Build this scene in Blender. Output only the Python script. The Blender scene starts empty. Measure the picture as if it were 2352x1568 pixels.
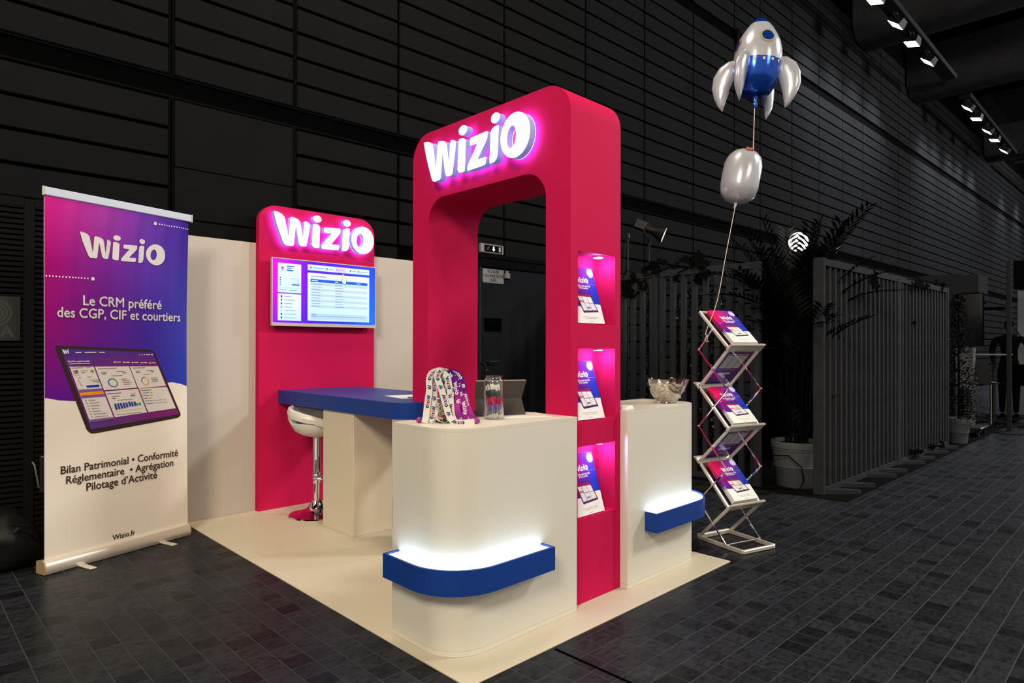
import bpy, bmesh, math, random
from mathutils import Vector, Matrix
random.seed(7)
PI = math.pi
U = 0.82            # metres per survey unit: every length below is in survey units, stored in metres
S = bpy.context.scene
COL = S.collection

def lin(c):
    def f(x):
        x /= 255.0
        return x / 12.92 if x <= 0.04045 else ((x + 0.055) / 1.055) ** 2.4
    return tuple(f(x) for x in c)

# ------------------------------------------------------------------ camera, world, lamps, exposure
cam_d = bpy.data.cameras.new('camera'); cam = bpy.data.objects.new('camera', cam_d); COL.objects.link(cam)
rt = Vector((0.71489663, -0.6992281, 0.0016953)); up = Vector((-0.00394365, -0.00160751, 0.99999093)); fw = Vector((0.69921903, 0.71489683, 0.00390672))
cam.matrix_world = Matrix(((rt.x, up.x, -fw.x, -1.86174 * U), (rt.y, up.y, -fw.y, -2.17744 * U), (rt.z, up.z, -fw.z, 1.5 * U), (0, 0, 0, 1)))
cam_d.sensor_width = 36; cam_d.lens = 1484.6 / 2352 * 36; cam_d.shift_y = 7.04 / 2352; cam_d.clip_end = 200
S.camera = cam
S.view_settings.view_transform = 'Standard'; S.view_settings.look = 'None'
S.view_settings.exposure = 0.0; S.view_settings.gamma = 1.0; S.view_settings.use_curve_mapping = False
W = bpy.data.worlds.new('hall_ambience'); S.world = W; W.use_nodes = True
W.node_tree.nodes['Background'].inputs[0].default_value = (1.0, 0.90, 0.76, 1)
W.node_tree.nodes['Background'].inputs[1].default_value = 0.62

def light(name, kind, loc, target, energy, color, size=1.0, spot=60, blend=0.6):
    d = bpy.data.lights.new(name, kind); o = bpy.data.objects.new(name, d); COL.objects.link(o)
    o.location = Vector(loc) * U
    o.rotation_euler = (Vector(target) - Vector(loc)).to_track_quat('-Z', 'Y').to_euler()
    d.energy = energy; d.color = color
    if kind == 'AREA': d.shape = 'DISK'; d.size = size * U
    elif kind == 'SPOT': d.spot_size = math.radians(spot); d.spot_blend = blend; d.shadow_soft_size = size * U
    else: d.shadow_soft_size = size * U
    return o
WARM = (1.0, 0.85, 0.63)
light('hall_light_front_left', 'AREA', (-6.2, -3.6, 6.6), (0.6, 2.0, 1.0), 440, WARM, 2.2)
light('hall_light_front_right', 'AREA', (0.5, -8.5, 6.6), (1.2, 1.6, 1.0), 145, WARM, 2.2)
light('hall_light_overhead', 'AREA', (0.4, 1.6, 8.6), (0.7, 2.2, 0), 190, WARM, 2.2)
light('aisle_fill', 'AREA', (9.5, -5.5, 8.4), (9.5, 0.5, 1.0), 640, (1, .96, .90), 1.5)  # unseen fill lamp added to lift the right wall and foreground floor
light('hall_fill_middle', 'AREA', (20, -6.5, 9.0), (20, 2.5, 3.0), 1450, (1, .98, .95), 2)  # unseen area lamp added to lighten the farther wall, floor and fence
light('hall_fill_far', 'AREA', (33, -7, 9.0), (33, 2.5, 3.0), 1700, (1, .98, .95), 2)  # second added lamp out of view, brightens the deep end of the hall

# ------------------------------------------------------------------ mesh helpers
class MB:
    def __init__(self): self.v = []; self.f = []; self.m = []; self.c = []
    def add(self, vs, fs, mat=0, col=None):
        b = len(self.v)
        self.v += [tuple(p) for p in vs]
        self.c += (list(col) if isinstance(col, list) else [col or (1, 1, 1)] * len(vs))
        for f in fs: self.f.append([b + i for i in f]); self.m.append(mat)
    def box(self, lo, hi, bev=0.0, mat=0, fr=None):
        T = fr or (lambda p: p)
        if bev <= 0:
            vs = [T((x, y, z)) for x in (lo[0], hi[0]) for y in (lo[1], hi[1]) for z in (lo[2], hi[2])]
            self.add(vs, [(0, 1, 3, 2), (4, 6, 7, 5), (0, 4, 5, 1), (2, 3, 7, 6), (0, 2, 6, 4), (1, 5, 7, 3)], mat); return
        vs = []; idx = {}
        for ix in (0, 1):
            for iy in (0, 1):
                for iz in (0, 1):
                    k = (ix, iy, iz)
                    for a in range(3):
                        p = []
                        for b in range(3):
                            e = hi[b] if k[b] else lo[b]
                            p.append(e if b == a else e + (-bev if k[b] else bev))
                        idx[k, a] = len(vs); vs.append(T(tuple(p)))
        fs = []
        for a in range(3):
            b, c = (a + 1) % 3, (a + 2) % 3
            for s in (0, 1):
                q = []
                for t, u in ((0, 0), (1, 0), (1, 1), (0, 1)):
                    k = [0, 0, 0]; k[a] = s; k[b] = t; k[c] = u; q.append(idx[tuple(k), a])
                fs.append(q)
            for t in (0, 1):
                for u in (0, 1):
                    k0 = [0, 0, 0]; k0[b] = t; k0[c] = u; k1 = list(k0); k1[a] = 1; k0 = tuple(k0); k1 = tuple(k1)
                    fs.append((idx[k0, b], idx[k0, c], idx[k1, c], idx[k1, b]))
        for ix in (0, 1):
            for iy in (0, 1):
                for iz in (0, 1): fs.append(tuple(idx[(ix, iy, iz), a] for a in range(3)))
        self.add(vs, fs, mat)
    def prism(self, poly, A, B, mat=0, capB=True, capA=True, colB=None):
        n = len(poly); vs = [A(*p) for p in poly] + [B(*p) for p in poly]
        fs = [(i, (i + 1) % n, n + (i + 1) % n, n + i) for i in range(n)]
        if capA: fs.append(tuple(range(n)))
        if capB: fs.append(tuple(range(n, 2 * n)))
        self.add(vs, fs, mat)
    def ringprism(self, out, inn, A, B, mat=0, sides=True):
        n = len(out); vs = [A(*p) for p in out] + [B(*p) for p in out] + [A(*p) for p in inn] + [B(*p) for p in inn]
        fs = []
        for i in range(n):
            j = (i + 1) % n
            fs += [(i, j, n + j, n + i), (2 * n + i, 3 * n + i, 3 * n + j, 2 * n + j), (i, 2 * n + i, 2 * n + j, j), (n + i, n + j, 3 * n + j, 3 * n + i)]
        self.add(vs, fs, mat)
    def tube(self, pts, r, seg=8, mat=0, caps=True, closed=False, flat=None):
        pts = [Vector(p) for p in pts]; n = len(pts)
        rs = r if isinstance(r, (list, tuple)) else [r] * n
        t0 = (pts[1] - pts[0]).normalized()
        a = t0.orthogonal().normalized() if flat is None else Vector(flat[0]).normalized()
        vs = []
        for i, p in enumerate(pts):
            if closed: t = (pts[(i + 1) % n] - pts[i - 1])
            else: t = pts[min(i + 1, n - 1)] - pts[max(i - 1, 0)]
            t = t.normalized() if t.length > 1e-9 else t0
            a = (a - t * a.dot(t));
            a = a.normalized() if a.length > 1e-6 else t.orthogonal().normalized()
            b = t.cross(a); fl = flat[1] if flat else 1.0
            for k in range(seg):
                w = 2 * PI * k / seg
                vs.append(p + a * (math.cos(w) * rs[i]) + b * (math.sin(w) * rs[i] * fl))
        fs = []
        for i in range(n if closed else n - 1):
            for k in range(seg):
                i2 = (i + 1) % n; k2 = (k + 1) % seg
                fs.append((i * seg + k, i * seg + k2, i2 * seg + k2, i2 * seg + k))
        if caps and not closed: fs += [tuple(range(seg)), tuple((n - 1) * seg + k for k in range(seg))]
        self.add(vs, fs, mat)
    def lathe(self, prof, seg=32, c=(0, 0, 0), mat=0, fr=None, cap0=True, cap1=True):
        T = fr or (lambda p: (p[0] + c[0], p[1] + c[1], p[2] + c[2]))
        vs = []
        for r, z in prof:
            for k in range(seg):
                w = 2 * PI * k / seg; vs.append(T((r * math.cos(w), r * math.sin(w), z)))
        fs = []; n = len(prof)
        for i in range(n - 1):
            for k in range(seg):
                k2 = (k + 1) % seg; fs.append((i * seg + k, i * seg + k2, (i + 1) * seg + k2, (i + 1) * seg + k))
        if cap0 and prof[0][0] > 1e-6: fs.append(tuple(range(seg)))
        if cap1 and prof[-1][0] > 1e-6: fs.append(tuple((n - 1) * seg + k for k in range(seg)))
        self.add(vs, fs, mat)
    def bar(self, p0, p1, w, h, upv=(0, 0, 1), mat=0, bev=0.0):
        p0 = Vector(p0); p1 = Vector(p1); d = p1 - p0; L = d.length; d.normalize()
        s = d.cross(Vector(upv)); s = s.normalized() if s.length > 1e-6 else d.orthogonal().normalized()
        u = s.cross(d)
        self.box((0, -w / 2, -h / 2), (L, w / 2, h / 2), bev, mat, lambda p: p0 + d * p[0] + s * p[1] + u * p[2])
    def blob(self, c, r, seg=10, rings=6, mat=0, fn=None):
        vs = []; fs = []
        for i in range(rings + 1):
            th = PI * i / rings
            for k in range(seg):
                ph = 2 * PI * k / seg
                d = Vector((math.sin(th) * math.cos(ph), math.sin(th) * math.sin(ph), math.cos(th)))
                p = Vector((d.x * r[0], d.y * r[1], d.z * r[2]))
                if fn: p = fn(p, d)
                vs.append(Vector(c) + p)
        for i in range(rings):
            for k in range(seg):
                k2 = (k + 1) % seg; fs.append((i * seg + k, i * seg + k2, (i + 1) * seg + k2, (i + 1) * seg + k))
        self.add(vs, fs, mat)
    def mesh(self, name, mats, inv=None, recalc=True, smooth=True, angle=35):
        me = bpy.data.meshes.new(name)
        vs = [Vector(p) for p in self.v]
        if inv is not None: vs = [inv @ p for p in vs]
        me.from_pydata([tuple(p * U) for p in vs], [], self.f)
        for m in (mats if isinstance(mats, (list, tuple)) else [mats]): me.materials.append(m)
        me.polygons.foreach_set('material_index', self.m)
        if any(c != (1, 1, 1) for c in self.c):
            at = me.color_attributes.new('Col', 'FLOAT_COLOR', 'POINT')
            at.data.foreach_set('color', [x for c in self.c for x in (c[0], c[1], c[2], 1.0)])
        if recalc:
            bm = bmesh.new(); bm.from_mesh(me)
            bmesh.ops.remove_doubles(bm, verts=bm.verts, dist=1e-6) if not any(c != (1, 1, 1) for c in self.c) else None
            bmesh.ops.recalc_face_normals(bm, faces=bm.faces); bm.to_mesh(me); bm.free()
        if smooth:
            me.polygons.foreach_set('use_smooth', [True] * len(me.polygons))
            me.set_sharp_from_angle(angle=math.radians(angle))
        me.update()
        return me

def rootinv(root):
    if root is None: return None
    r = root
    return (Matrix.Rotation(-r.rotation_euler.z, 4, 'Z') @ Matrix.Translation(-r.location / U))
def thing(name, label, cat, loc=(0, 0, 0), rotz=0.0, group=None):
    o = bpy.data.objects.new(name, None); COL.objects.link(o); o.empty_display_size = 0.05
    o.location = Vector(loc) * U; o.rotation_euler = (0, 0, rotz)
    o['label'] = label; o['category'] = cat
    if group: o['group'] = group
    return o
def tag(o, label, cat, group=None, kind=None):
    o['label'] = label; o['category'] = cat
    if group: o['group'] = group
    if kind: o['kind'] = kind
    return o
def part(name, mb, mats, root, local=False, label=None, kind=None, parent=None, **kw):
    """mesh child of root (or of the part `parent` of root); mb holds survey coordinates unless local"""
    me = mb.mesh(name, mats, None if local else rootinv(root), **kw)
    o = bpy.data.objects.new(name, me); COL.objects.link(o); o.parent = parent or root
    if label: o['label'] = label
    if kind: o['kind'] = kind
    return o
def solo(name, mb, mats, label, cat, group=None, kind=None, **kw):
    me = mb.mesh(name, mats, None, **kw); o = bpy.data.objects.new(name, me); COL.objects.link(o)
    return tag(o, label, cat, group, kind)
def struct(name, mb, mats, **kw):
    me = mb.mesh(name, mats, None, **kw); o = bpy.data.objects.new(name, me); COL.objects.link(o); o['kind'] = 'structure'; return o
def dup(o, parent=None):
    c = o.copy(); COL.objects.link(c)
    if parent is not None: c.parent = parent
    for ch in list(o.children): dup(ch, c)
    return c
def place(root, label, loc=None, mat=None, group=None):
    r = dup(root)
    if mat is not None: r.matrix_world = mat
    elif loc is not None: r.location = Vector(loc) * U
    r['label'] = label
    if group: r['group'] = group
    return r

def arc(cx, cy, r, a0, a1, n=12): return [(cx + r * math.cos(a0 + (a1 - a0) * i / n), cy + r * math.sin(a0 + (a1 - a0) * i / n)) for i in range(n + 1)]

# ------------------------------------------------------------------ materials
MATS = {}
def M(name, rgb, rough=0.5, metal=0.0, spec=0.5, var=0.0, scale=15.0, bump=0.0, bscale=200.0, emit=None, es=0.0, attr=False, coat=0.0, sheen=0.0):
    m = bpy.data.materials.new(name); m.use_nodes = True; nt = m.node_tree; b = nt.nodes['Principled BSDF']
    b.inputs['Roughness'].default_value = rough; b.inputs['Metallic'].default_value = metal
    b.inputs['Specular IOR Level'].default_value = spec; b.inputs['Coat Weight'].default_value = coat
    b.inputs['Base Color'].default_value = (*rgb, 1)
    tc = nt.nodes.new('ShaderNodeTexCoord')
    if attr:
        a = nt.nodes.new('ShaderNodeAttribute'); a.attribute_name = 'Col'
        nt.links.new(a.outputs['Color'], b.inputs['Base Color'])
        if es: nt.links.new(a.outputs['Color'], b.inputs['Emission Color']); b.inputs['Emission Strength'].default_value = es
    elif var:
        n = nt.nodes.new('ShaderNodeTexNoise'); n.inputs['Scale'].default_value = scale; n.inputs['Detail'].default_value = 5
        mx = nt.nodes.new('ShaderNodeMix'); mx.data_type = 'RGBA'
        mx.inputs[6].default_value = (*[max(0, x * (1 - var)) for x in rgb], 1); mx.inputs[7].default_value = (*[min(1, x * (1 + var)) for x in rgb], 1)
        nt.links.new(tc.outputs['Object'], n.inputs['Vector']); nt.links.new(n.outputs['Fac'], mx.inputs[0]); nt.links.new(mx.outputs[2], b.inputs['Base Color'])
    if emit: b.inputs['Emission Color'].default_value = (*emit, 1); b.inputs['Emission Strength'].default_value = es
    if bump:
        n2 = nt.nodes.new('ShaderNodeTexNoise'); n2.inputs['Scale'].default_value = bscale; n2.inputs['Detail'].default_value = 3
        bp = nt.nodes.new('ShaderNodeBump'); bp.inputs['Strength'].default_value = bump; bp.inputs['Distance'].default_value = 0.002
        nt.links.new(tc.outputs['Object'], n2.inputs['Vector']); nt.links.new(n2.outputs['Fac'], bp.inputs['Height']); nt.links.new(bp.outputs['Normal'], b.inputs['Normal'])
    MATS[name] = m; return m
def clear_mat(name, tint=(1, 1, 1), edge=0.55, rough=0.02, base=0.05):
    """thin clear sheet: transmits straight through, reflects by Fresnel, edges take the tint"""
    m = bpy.data.materials.new(name); m.use_nodes = True; nt = m.node_tree; nt.nodes.clear()
    out = nt.nodes.new('ShaderNodeOutputMaterial'); tr = nt.nodes.new('ShaderNodeBsdfTransparent'); gl = nt.nodes.new('ShaderNodeBsdfGlossy')
    mix = nt.nodes.new('ShaderNodeMixShader'); lw = nt.nodes.new('ShaderNodeLayerWeight'); mr = nt.nodes.new('ShaderNodeMapRange')
    tr.inputs[0].default_value = (*tint, 1); gl.inputs['Roughness'].default_value = rough
    lw.inputs['Blend'].default_value = 0.35
    mr.inputs['To Min'].default_value = base; mr.inputs['To Max'].default_value = edge
    nt.links.new(lw.outputs['Facing'], mr.inputs['Value']); nt.links.new(mr.outputs[0], mix.inputs[0])
    nt.links.new(tr.outputs[0], mix.inputs[1]); nt.links.new(gl.outputs[0], mix.inputs[2]); nt.links.new(mix.outputs[0], out.inputs[0])
    return m

PINK = M('pink_paint', (.53, .0105, .078), .65, spec=.03, var=.04, scale=3)
LEGC = M('warm_bounce_laminate', (.66, .60, .47), .45, spec=.3, var=.015, scale=6)  # counter cream for the desk leg, warm bounce light put into the colour
CREAM = M('cream_laminate', (.655, .635, .565), .42, spec=.35, var=.015, scale=6)
WALLC = M('beige_partition', (.50, .455, .415), .65, spec=.12, var=.02, scale=2)
VINYL = M('cream_vinyl', (.58, .53, .41), .45, spec=.3, var=.06, scale=2.2)
BLUE = M('blue_laminate', (.008, .043, .26), .42, spec=.22, var=.03, scale=4)
LED = M('white_led', (1, 1, 1), .4, emit=(.52, .78, 1), es=4.6)
LETTER = M('letter_face', (1, 1, 1), .3, emit=(.90, .95, 1), es=2.4)
RETURN = M('letter_return', (.34, .42, .62), .35, emit=(.10, .30, 1), es=.32)  # blue spill from adjacent lit faces put into base colour and weak glow
HALO = M('letter_halo', (1, 1, 1), .4, emit=(.24, .27, 1), es=24)
NICHELED = M('niche_led', (1, 1, 1), .4, emit=(.6, .7, 1), es=14)
ALU = M('brushed_aluminium', (.72, .71, .70), .32, metal=.85)
ALUW = M('satin_aluminium', (.70, .66, .58), .38, metal=.55)
CHROME = M('chrome', (.85, .85, .86), .07, metal=1)
DARKMETAL = M('dark_metal', (.0045, .0045, .005), .5, spec=.25)
PRINT = M('print', (1, 1, 1), .5, spec=0, attr=True)
SCREEN = M('lit_screen', (0, 0, 0), .2, attr=True, es=.85)
PAPER = M('paper', (.80, .80, .80), .6, spec=.2)
WHITEPL = M('white_plastic', (.74, .72, .68), .3, spec=.45)
BLACKPL = M('black_plastic', (.012, .012, .013), .4)
FOLIO = M('charcoal_cover', (.060, .056, .054), .6, spec=.25, bump=.15, bscale=300)
PANEL = M('black_wall_panel', (.0080, .0084, .0093), .75, spec=0, var=.12, scale=2.5, bump=.35, bscale=60)
RECESS = M('black_recess', (.0016, .0016, .0018), .7, spec=0)
TRIMM = M('black_trim', (.0040, .0044, .0050), .7, spec=0)
DOORM = M('black_door', (.0100, .0112, .0140), .7, spec=0, var=.15, scale=3)
CEIL = M('dark_ceiling', (.0030, .0030, .0034), .8, spec=0)
BEAMM = M('dark_concrete', (.026, .026, .028), .8, spec=0, var=.4, scale=3)
RAILM = M('lighting_rail', (.020, .020, .022), .7, spec=0)
LAMPW = M('lamp_lens', (1, 1, 1), .4, emit=(1, 1, 1), es=7)
LAMPB = M('flood_lens', (1, 1, 1), .4, emit=(1, 1, 1), es=14)
LAMPD = M('dim_lens', (1, 1, 1), .4, emit=(1, 1, 1), es=.75)
WOOD = M('darkened_wood', (.026, .0285, .034), .75, spec=0, var=.3, scale=9)  # fence wood with the hall's darkening put into its colour
CABLE = M('black_cable', (.0025, .0025, .0027), .7, spec=0)
POT = M('darkened_white_pot', (.075, .081, .093), .65, spec=.15, var=.08, scale=6)  # white pots, dimmed through the base colour to sit in the dark hall
LEAF = M('dark_leaf', (.0030, .0033, .0037), .6, spec=0)
LEAFS = M('dark_glossy_leaf', (.0035, .0038, .0042), .35, spec=.3)
SOIL = M('soil', (.006, .006, .006), .9, spec=0)
CARPET = M('black_carpet', (.0060, .0062, .0068), .9, spec=0, var=.4, scale=60)
GREYM = M('grey_board', (.016, .0165, .0175), .6, spec=0)
GREYL = M('light_grey_board', (.12, .122, .13), .6)
BAGM = M('black_bag_fabric', (.0060, .0062, .0068), .5, spec=.3, bump=.3, bscale=25)
FOILW = M('white_foil', (.44, .46, .54), .25, metal=.25, spec=.55)  # bluish reflections put into the white foil's base colour
FOILB = M('blue_foil', (.010, .075, .50), .18, metal=.65, spec=.7)
ORANGE = M('orange_print', (.55, .18, .05), .4)
STRING = M('curled_ribbon_string', (.75, .66, .60), .5)
GLASS = clear_mat('clear_glass', (.97, .985, .98), .6, .03, .06)
ACRYL = clear_mat('clear_acrylic', (.96, .965, .97), .35, .05, .04)
SIGNG = M('grey_sign', (.13, .13, .135), .5)
INK = M('black_ink', (.004, .004, .004), .6, spec=0)
SUIT = M('dark_suit', (.0022, .0022, .0025), .9, spec=0)
SKIN = M('skin_grey', (.022, .020, .019), .7, spec=.1)
FLOORW = (0.628, -0.041, 0.1235)

def tile_mat():
    m = bpy.data.materials.new('dark_stone_tile'); m.use_nodes = True; nt = m.node_tree; b = nt.nodes['Principled BSDF']; L = nt.links.new
    def N(t, **k):
        n = nt.nodes.new(t)
        for a, v in k.items(): setattr(n, a, v)
        return n
    g = N('ShaderNodeNewGeometry'); sub = N('ShaderNodeVectorMath', operation='SUBTRACT'); sub.inputs[1].default_value = (FLOORW[0] * U, FLOORW[1] * U, 0)
    div = N('ShaderNodeVectorMath', operation='DIVIDE'); p = FLOORW[2] * U; div.inputs[1].default_value = (p, p, 1000)
    fl = N('ShaderNodeVectorMath', operation='FLOOR'); wn = N('ShaderNodeTexWhiteNoise'); wn.noise_dimensions = '3D'
    L(g.outputs['Position'], sub.inputs[0]); L(sub.outputs[0], div.inputs[0]); L(div.outputs[0], fl.inputs[0]); L(fl.outputs[0], wn.inputs['Vector'])
    r = N('ShaderNodeValToRGB'); e = r.color_ramp.elements
    e[0].position = 0; e[0].color = (.0085, .0094, .0118, 1); e[1].position = .45; e[1].color = (.0180, .0198, .0250, 1)
    x = e.new(.22); x.color = (.0160, .0176, .0222, 1); x = e.new(1.0); x.color = (.0225, .0248, .0315, 1)
    L(wn.outputs['Value'], r.inputs[0])
    n1 = N('ShaderNodeTexNoise'); n1.inputs['Scale'].default_value = 22; n1.inputs['Detail'].default_value = 8; n1.inputs['Roughness'].default_value = .72
    mp = N('ShaderNodeMapping'); mp.inputs['Scale'].default_value = (1, 2.2, 1)
    add = N('ShaderNodeVectorMath', operation='ADD'); L(g.outputs['Position'], add.inputs[0]); L(wn.outputs['Color'], add.inputs[1])
    L(add.outputs[0], mp.inputs['Vector']); L(mp.outputs[0], n1.inputs['Vector'])
    r2 = N('ShaderNodeValToRGB'); r2.color_ramp.elements[0].position = .34; r2.color_ramp.elements[0].color = (.30, .30, .30, 1); r2.color_ramp.elements[1].position = .55; r2.color_ramp.elements[1].color = (1.08, 1.08, 1.08, 1)
    L(n1.outputs['Fac'], r2.inputs[0])
    mul = N('ShaderNodeMix', data_type='RGBA', blend_type='MULTIPLY'); mul.inputs[0].default_value = 1
    L(r.outputs[0], mul.inputs[6]); L(r2.outputs[0], mul.inputs[7]); L(mul.outputs[2], b.inputs['Base Color'])
    fr = N('ShaderNodeVectorMath', operation='FRACTION'); L(div.outputs[0], fr.inputs[0])
    mr = N('ShaderNodeMapRange'); L(n1.outputs['Fac'], mr.inputs[0]); mr.inputs['To Min'].default_value = .36; mr.inputs['To Max'].default_value = .24
    L(mr.outputs[0], b.inputs['Roughness']); b.inputs['Specular IOR Level'].default_value = .05
    bp = N('ShaderNodeBump'); bp.inputs['Strength'].default_value = .12; bp.inputs['Distance'].default_value = .003
    L(n1.outputs['Fac'], bp.inputs['Height']); L(bp.outputs[0], b.inputs['Normal'])
    return m, (fr, mul, b, nt, N, L)
TILE, _ = tile_mat()
def tile_far():
    m, (fr, mul, b, nt, N, L) = tile_mat(); m.name = 'dark_stone_floor'
    sp = N('ShaderNodeSeparateXYZ'); L(fr.outputs[0], sp.inputs[0])
    mx = None
    for ax in (0, 1):
        lt = N('ShaderNodeMath', operation='LESS_THAN'); lt.inputs[1].default_value = .035; L(sp.outputs[ax], lt.inputs[0])
        if mx is None: mx = lt
        else:
            k = N('ShaderNodeMath', operation='MAXIMUM'); L(mx.outputs[0], k.inputs[0]); L(lt.outputs[0], k.inputs[1]); mx = k
    mm = N('ShaderNodeMix', data_type='RGBA'); mm.inputs[7].default_value = (.055, .060, .070, 1)
    L(mx.outputs[0], mm.inputs[0]); L(mul.outputs[2], mm.inputs[6]); L(mm.outputs[2], b.inputs['Base Color'])
    return m
TILEF = tile_far()
GROUT = M('grout', (.050, .055, .064), .85, spec=.05)

# ------------------------------------------------------------------ flat print: polygons with colours
_txt = {}
def text_polys(s, bold=0.0):
    k = (s, bold)
    if k in _txt: return _txt[k]
    cu = bpy.data.curves.new('t', 'FONT'); cu.body = s; cu.size = 1; cu.resolution_u = 3; cu.offset = bold; cu.fill_mode = 'FRONT'
    o = bpy.data.objects.new('t', cu); COL.objects.link(o)
    me = bpy.data.meshes.new_from_object(o.evaluated_get(bpy.context.evaluated_depsgraph_get()))
    vs = [(v.co.x, v.co.y) for v in me.vertices]; fs = [tuple(p.vertices) for p in me.polygons]
    bpy.data.objects.remove(o); bpy.data.curves.remove(cu); bpy.data.meshes.remove(me)
    xs = [v[0] for v in vs]; _txt[k] = (vs, fs, min(xs), max(xs)); return _txt[k]
LOGO = {'W': [[0.0, 0.28], [0.009, 0.286], [0.041, 0.281], [0.072, 0.269], [0.094, 0.25], [0.101, 0.231], [0.136, 0.059], [0.152, 0.245], [0.161, 0.257], [0.192, 0.253], [0.224, 0.242], [0.24, 0.226], [0.247, 0.206], [0.27, 0.069], [0.285, 0.228], [0.293, 0.237], [0.319, 0.229], [0.336, 0.216], [0.338, 0.2], [0.325, 0.126], [0.305, 0.021], [0.296, 0.01], [0.262, 0.008], [0.243, 0.014], [0.231, 0.033], [0.202, 0.195], [0.184, 0.015], [0.174, 0.003], [0.125, 0.0], [0.103, 0.004], [0.087, 0.023], [0.059, 0.095], [0.027, 0.183]],
 'i': [[0.373, 0.222], [0.399, 0.224], [0.421, 0.217], [0.433, 0.204], [0.435, 0.19], [0.427, 0.02], [0.421, 0.009], [0.387, 0.008], [0.367, 0.015], [0.356, 0.034], [0.359, 0.054], [0.367, 0.214]],
 'z': [[0.486, 0.206], [0.635, 0.213], [0.641, 0.206], [0.639, 0.178], [0.628, 0.157], [0.546, 0.057], [0.624, 0.059], [0.63, 0.051], [0.624, 0.023], [0.613, 0.011], [0.456, 0.006], [0.452, 0.018], [0.457, 0.039], [0.469, 0.056], [0.551, 0.157], [0.481, 0.159], [0.476, 0.167], [0.478, 0.195]],
 'j': [[0.7, 0.224], [0.734, 0.226], [0.739, 0.219], [0.73, 0.056], [0.722, 0.029], [0.702, 0.013], [0.664, 0.009], [0.659, 0.02], [0.668, 0.188], [0.676, 0.211]]}
def ell(cx, cy, rx, ry, n=24, tilt=0.0, a0=0.0):
    o = []
    for i in range(n):
        a = a0 + 2 * PI * i / n; x = rx * math.cos(a); y = ry * math.sin(a)
        o.append((cx + x * math.cos(tilt) - y * math.sin(tilt), cy + x * math.sin(tilt) + y * math.cos(tilt)))
    return o
LOGO_DOTS = {'i': ell(.408, .272, .040, .031), 'j': ell(.710, .274, .038, .031)}
LOGO_O = (ell(.879, .132, .120, .131, 32, -.12), ell(.849, .128, .040, .066, 32, -.12))

class Art:
    """flat printed artwork in (u, v); mapped on a surface in thin layers"""
    def __init__(self): self.it = []
    def poly(self, pts, c, lay=1, fs=None):
        col = list(c) if isinstance(c, list) else [c] * len(pts)
        self.it.append((list(pts), fs or [tuple(range(len(pts)))], col, lay))
    def rect(self, u0, v0, u1, v1, c, lay=1): self.poly([(u0, v0), (u1, v0), (u1, v1), (u0, v1)], c, lay)
    def grid(self, u0, v0, u1, v1, nu, nv, cf, lay=0, vf=None):
        pts = []; col = []
        for j in range(nv + 1):
            for i in range(nu + 1):
                a, b = i / nu, j / nv; u = u0 + (u1 - u0) * a
                lo, hi = (vf(u) if vf else (v0, v1)); pts.append((u, lo + (hi - lo) * b)); col.append(cf(a, b))
        fs = [(j * (nu + 1) + i, j * (nu + 1) + i + 1, (j + 1) * (nu + 1) + i + 1, (j + 1) * (nu + 1) + i) for j in range(nv) for i in range(nu)]
        self.poly(pts, col, lay, fs)
    def ring(self, out, inn, c, lay=1):
        n = len(out); self.poly(out + inn, c, lay, [(i, (i + 1) % n, n + (i + 1) % n, n + i) for i in range(n)])
    def text(self, s, u, v, width=None, size=None, c=(1, 1, 1), align='L', lay=2, bold=0.0, hs=1.0):
        vs, fs, x0, x1 = text_polys(s, 0.0); k = (width / (x1 - x0)) if width else size
        ky = k * hs if size is None or width is None else size
        w = (x1 - x0) * k; o = {'L': 0, 'C': -w / 2, 'R': -w}[align]
        for q, (dx, dy) in enumerate(((-bold, 0), (bold, .0), (0, bold), (0, -bold)) if bold else ((0, 0),)):
            self.poly([(u + o + (x - x0 + dx) * k, v + (y + dy) * ky) for x, y in vs], c, lay + .2 * q, fs)
    def logo(self, u, v, w, c, lay=2, cols=None):
        def cc(k): return cols[k] if cols else c
        f = lambda P: [(u + x * w, v + y * w) for x, y in P]
        for k in 'Wizj': self.poly(f(LOGO[k]), cc(k), lay)
        for k in 'ij': self.poly(f(LOGO_DOTS[k]), cc(k), lay)
        self.ring(f(LOGO_O[0]), f(LOGO_O[1]), cc('o'), lay)
    def into(self, mb, fn, dl=0.0007, mat=0, fine=None):
        for pts, fs, col, lay in self.it:
            if fine and lay >= 1:                     # cut big pieces small enough to follow a curved sheet
                from mathutils.geometry import tessellate_polygon
                pts = list(pts); col = list(col); out = []
                for f in fs:
                    st = [tuple(f[i] for i in t) for t in tessellate_polygon([[Vector((*pts[i], 0)) for i in f]])] if len(f) > 3 else [tuple(f)]
                    while st:
                        a, b, c = st.pop(); L = [(Vector(pts[p]) - Vector(pts[q])).length for p, q in ((a, b), (b, c), (c, a))]; m = max(L)
                        if m < fine: out.append((a, b, c)); continue
                        k = L.index(m); p, q, r = ((a, b, c), (b, c, a), (c, a, b))[k]
                        pts.append(((pts[p][0] + pts[q][0]) / 2, (pts[p][1] + pts[q][1]) / 2)); col.append(tuple((x + y) / 2 for x, y in zip(col[p], col[q]))); n = len(pts) - 1
                        st += [(p, n, r), (n, q, r)]
                fs = out
            mb.add([fn(u, v, lay * dl) for u, v in pts], fs, mat, list(col))
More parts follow.
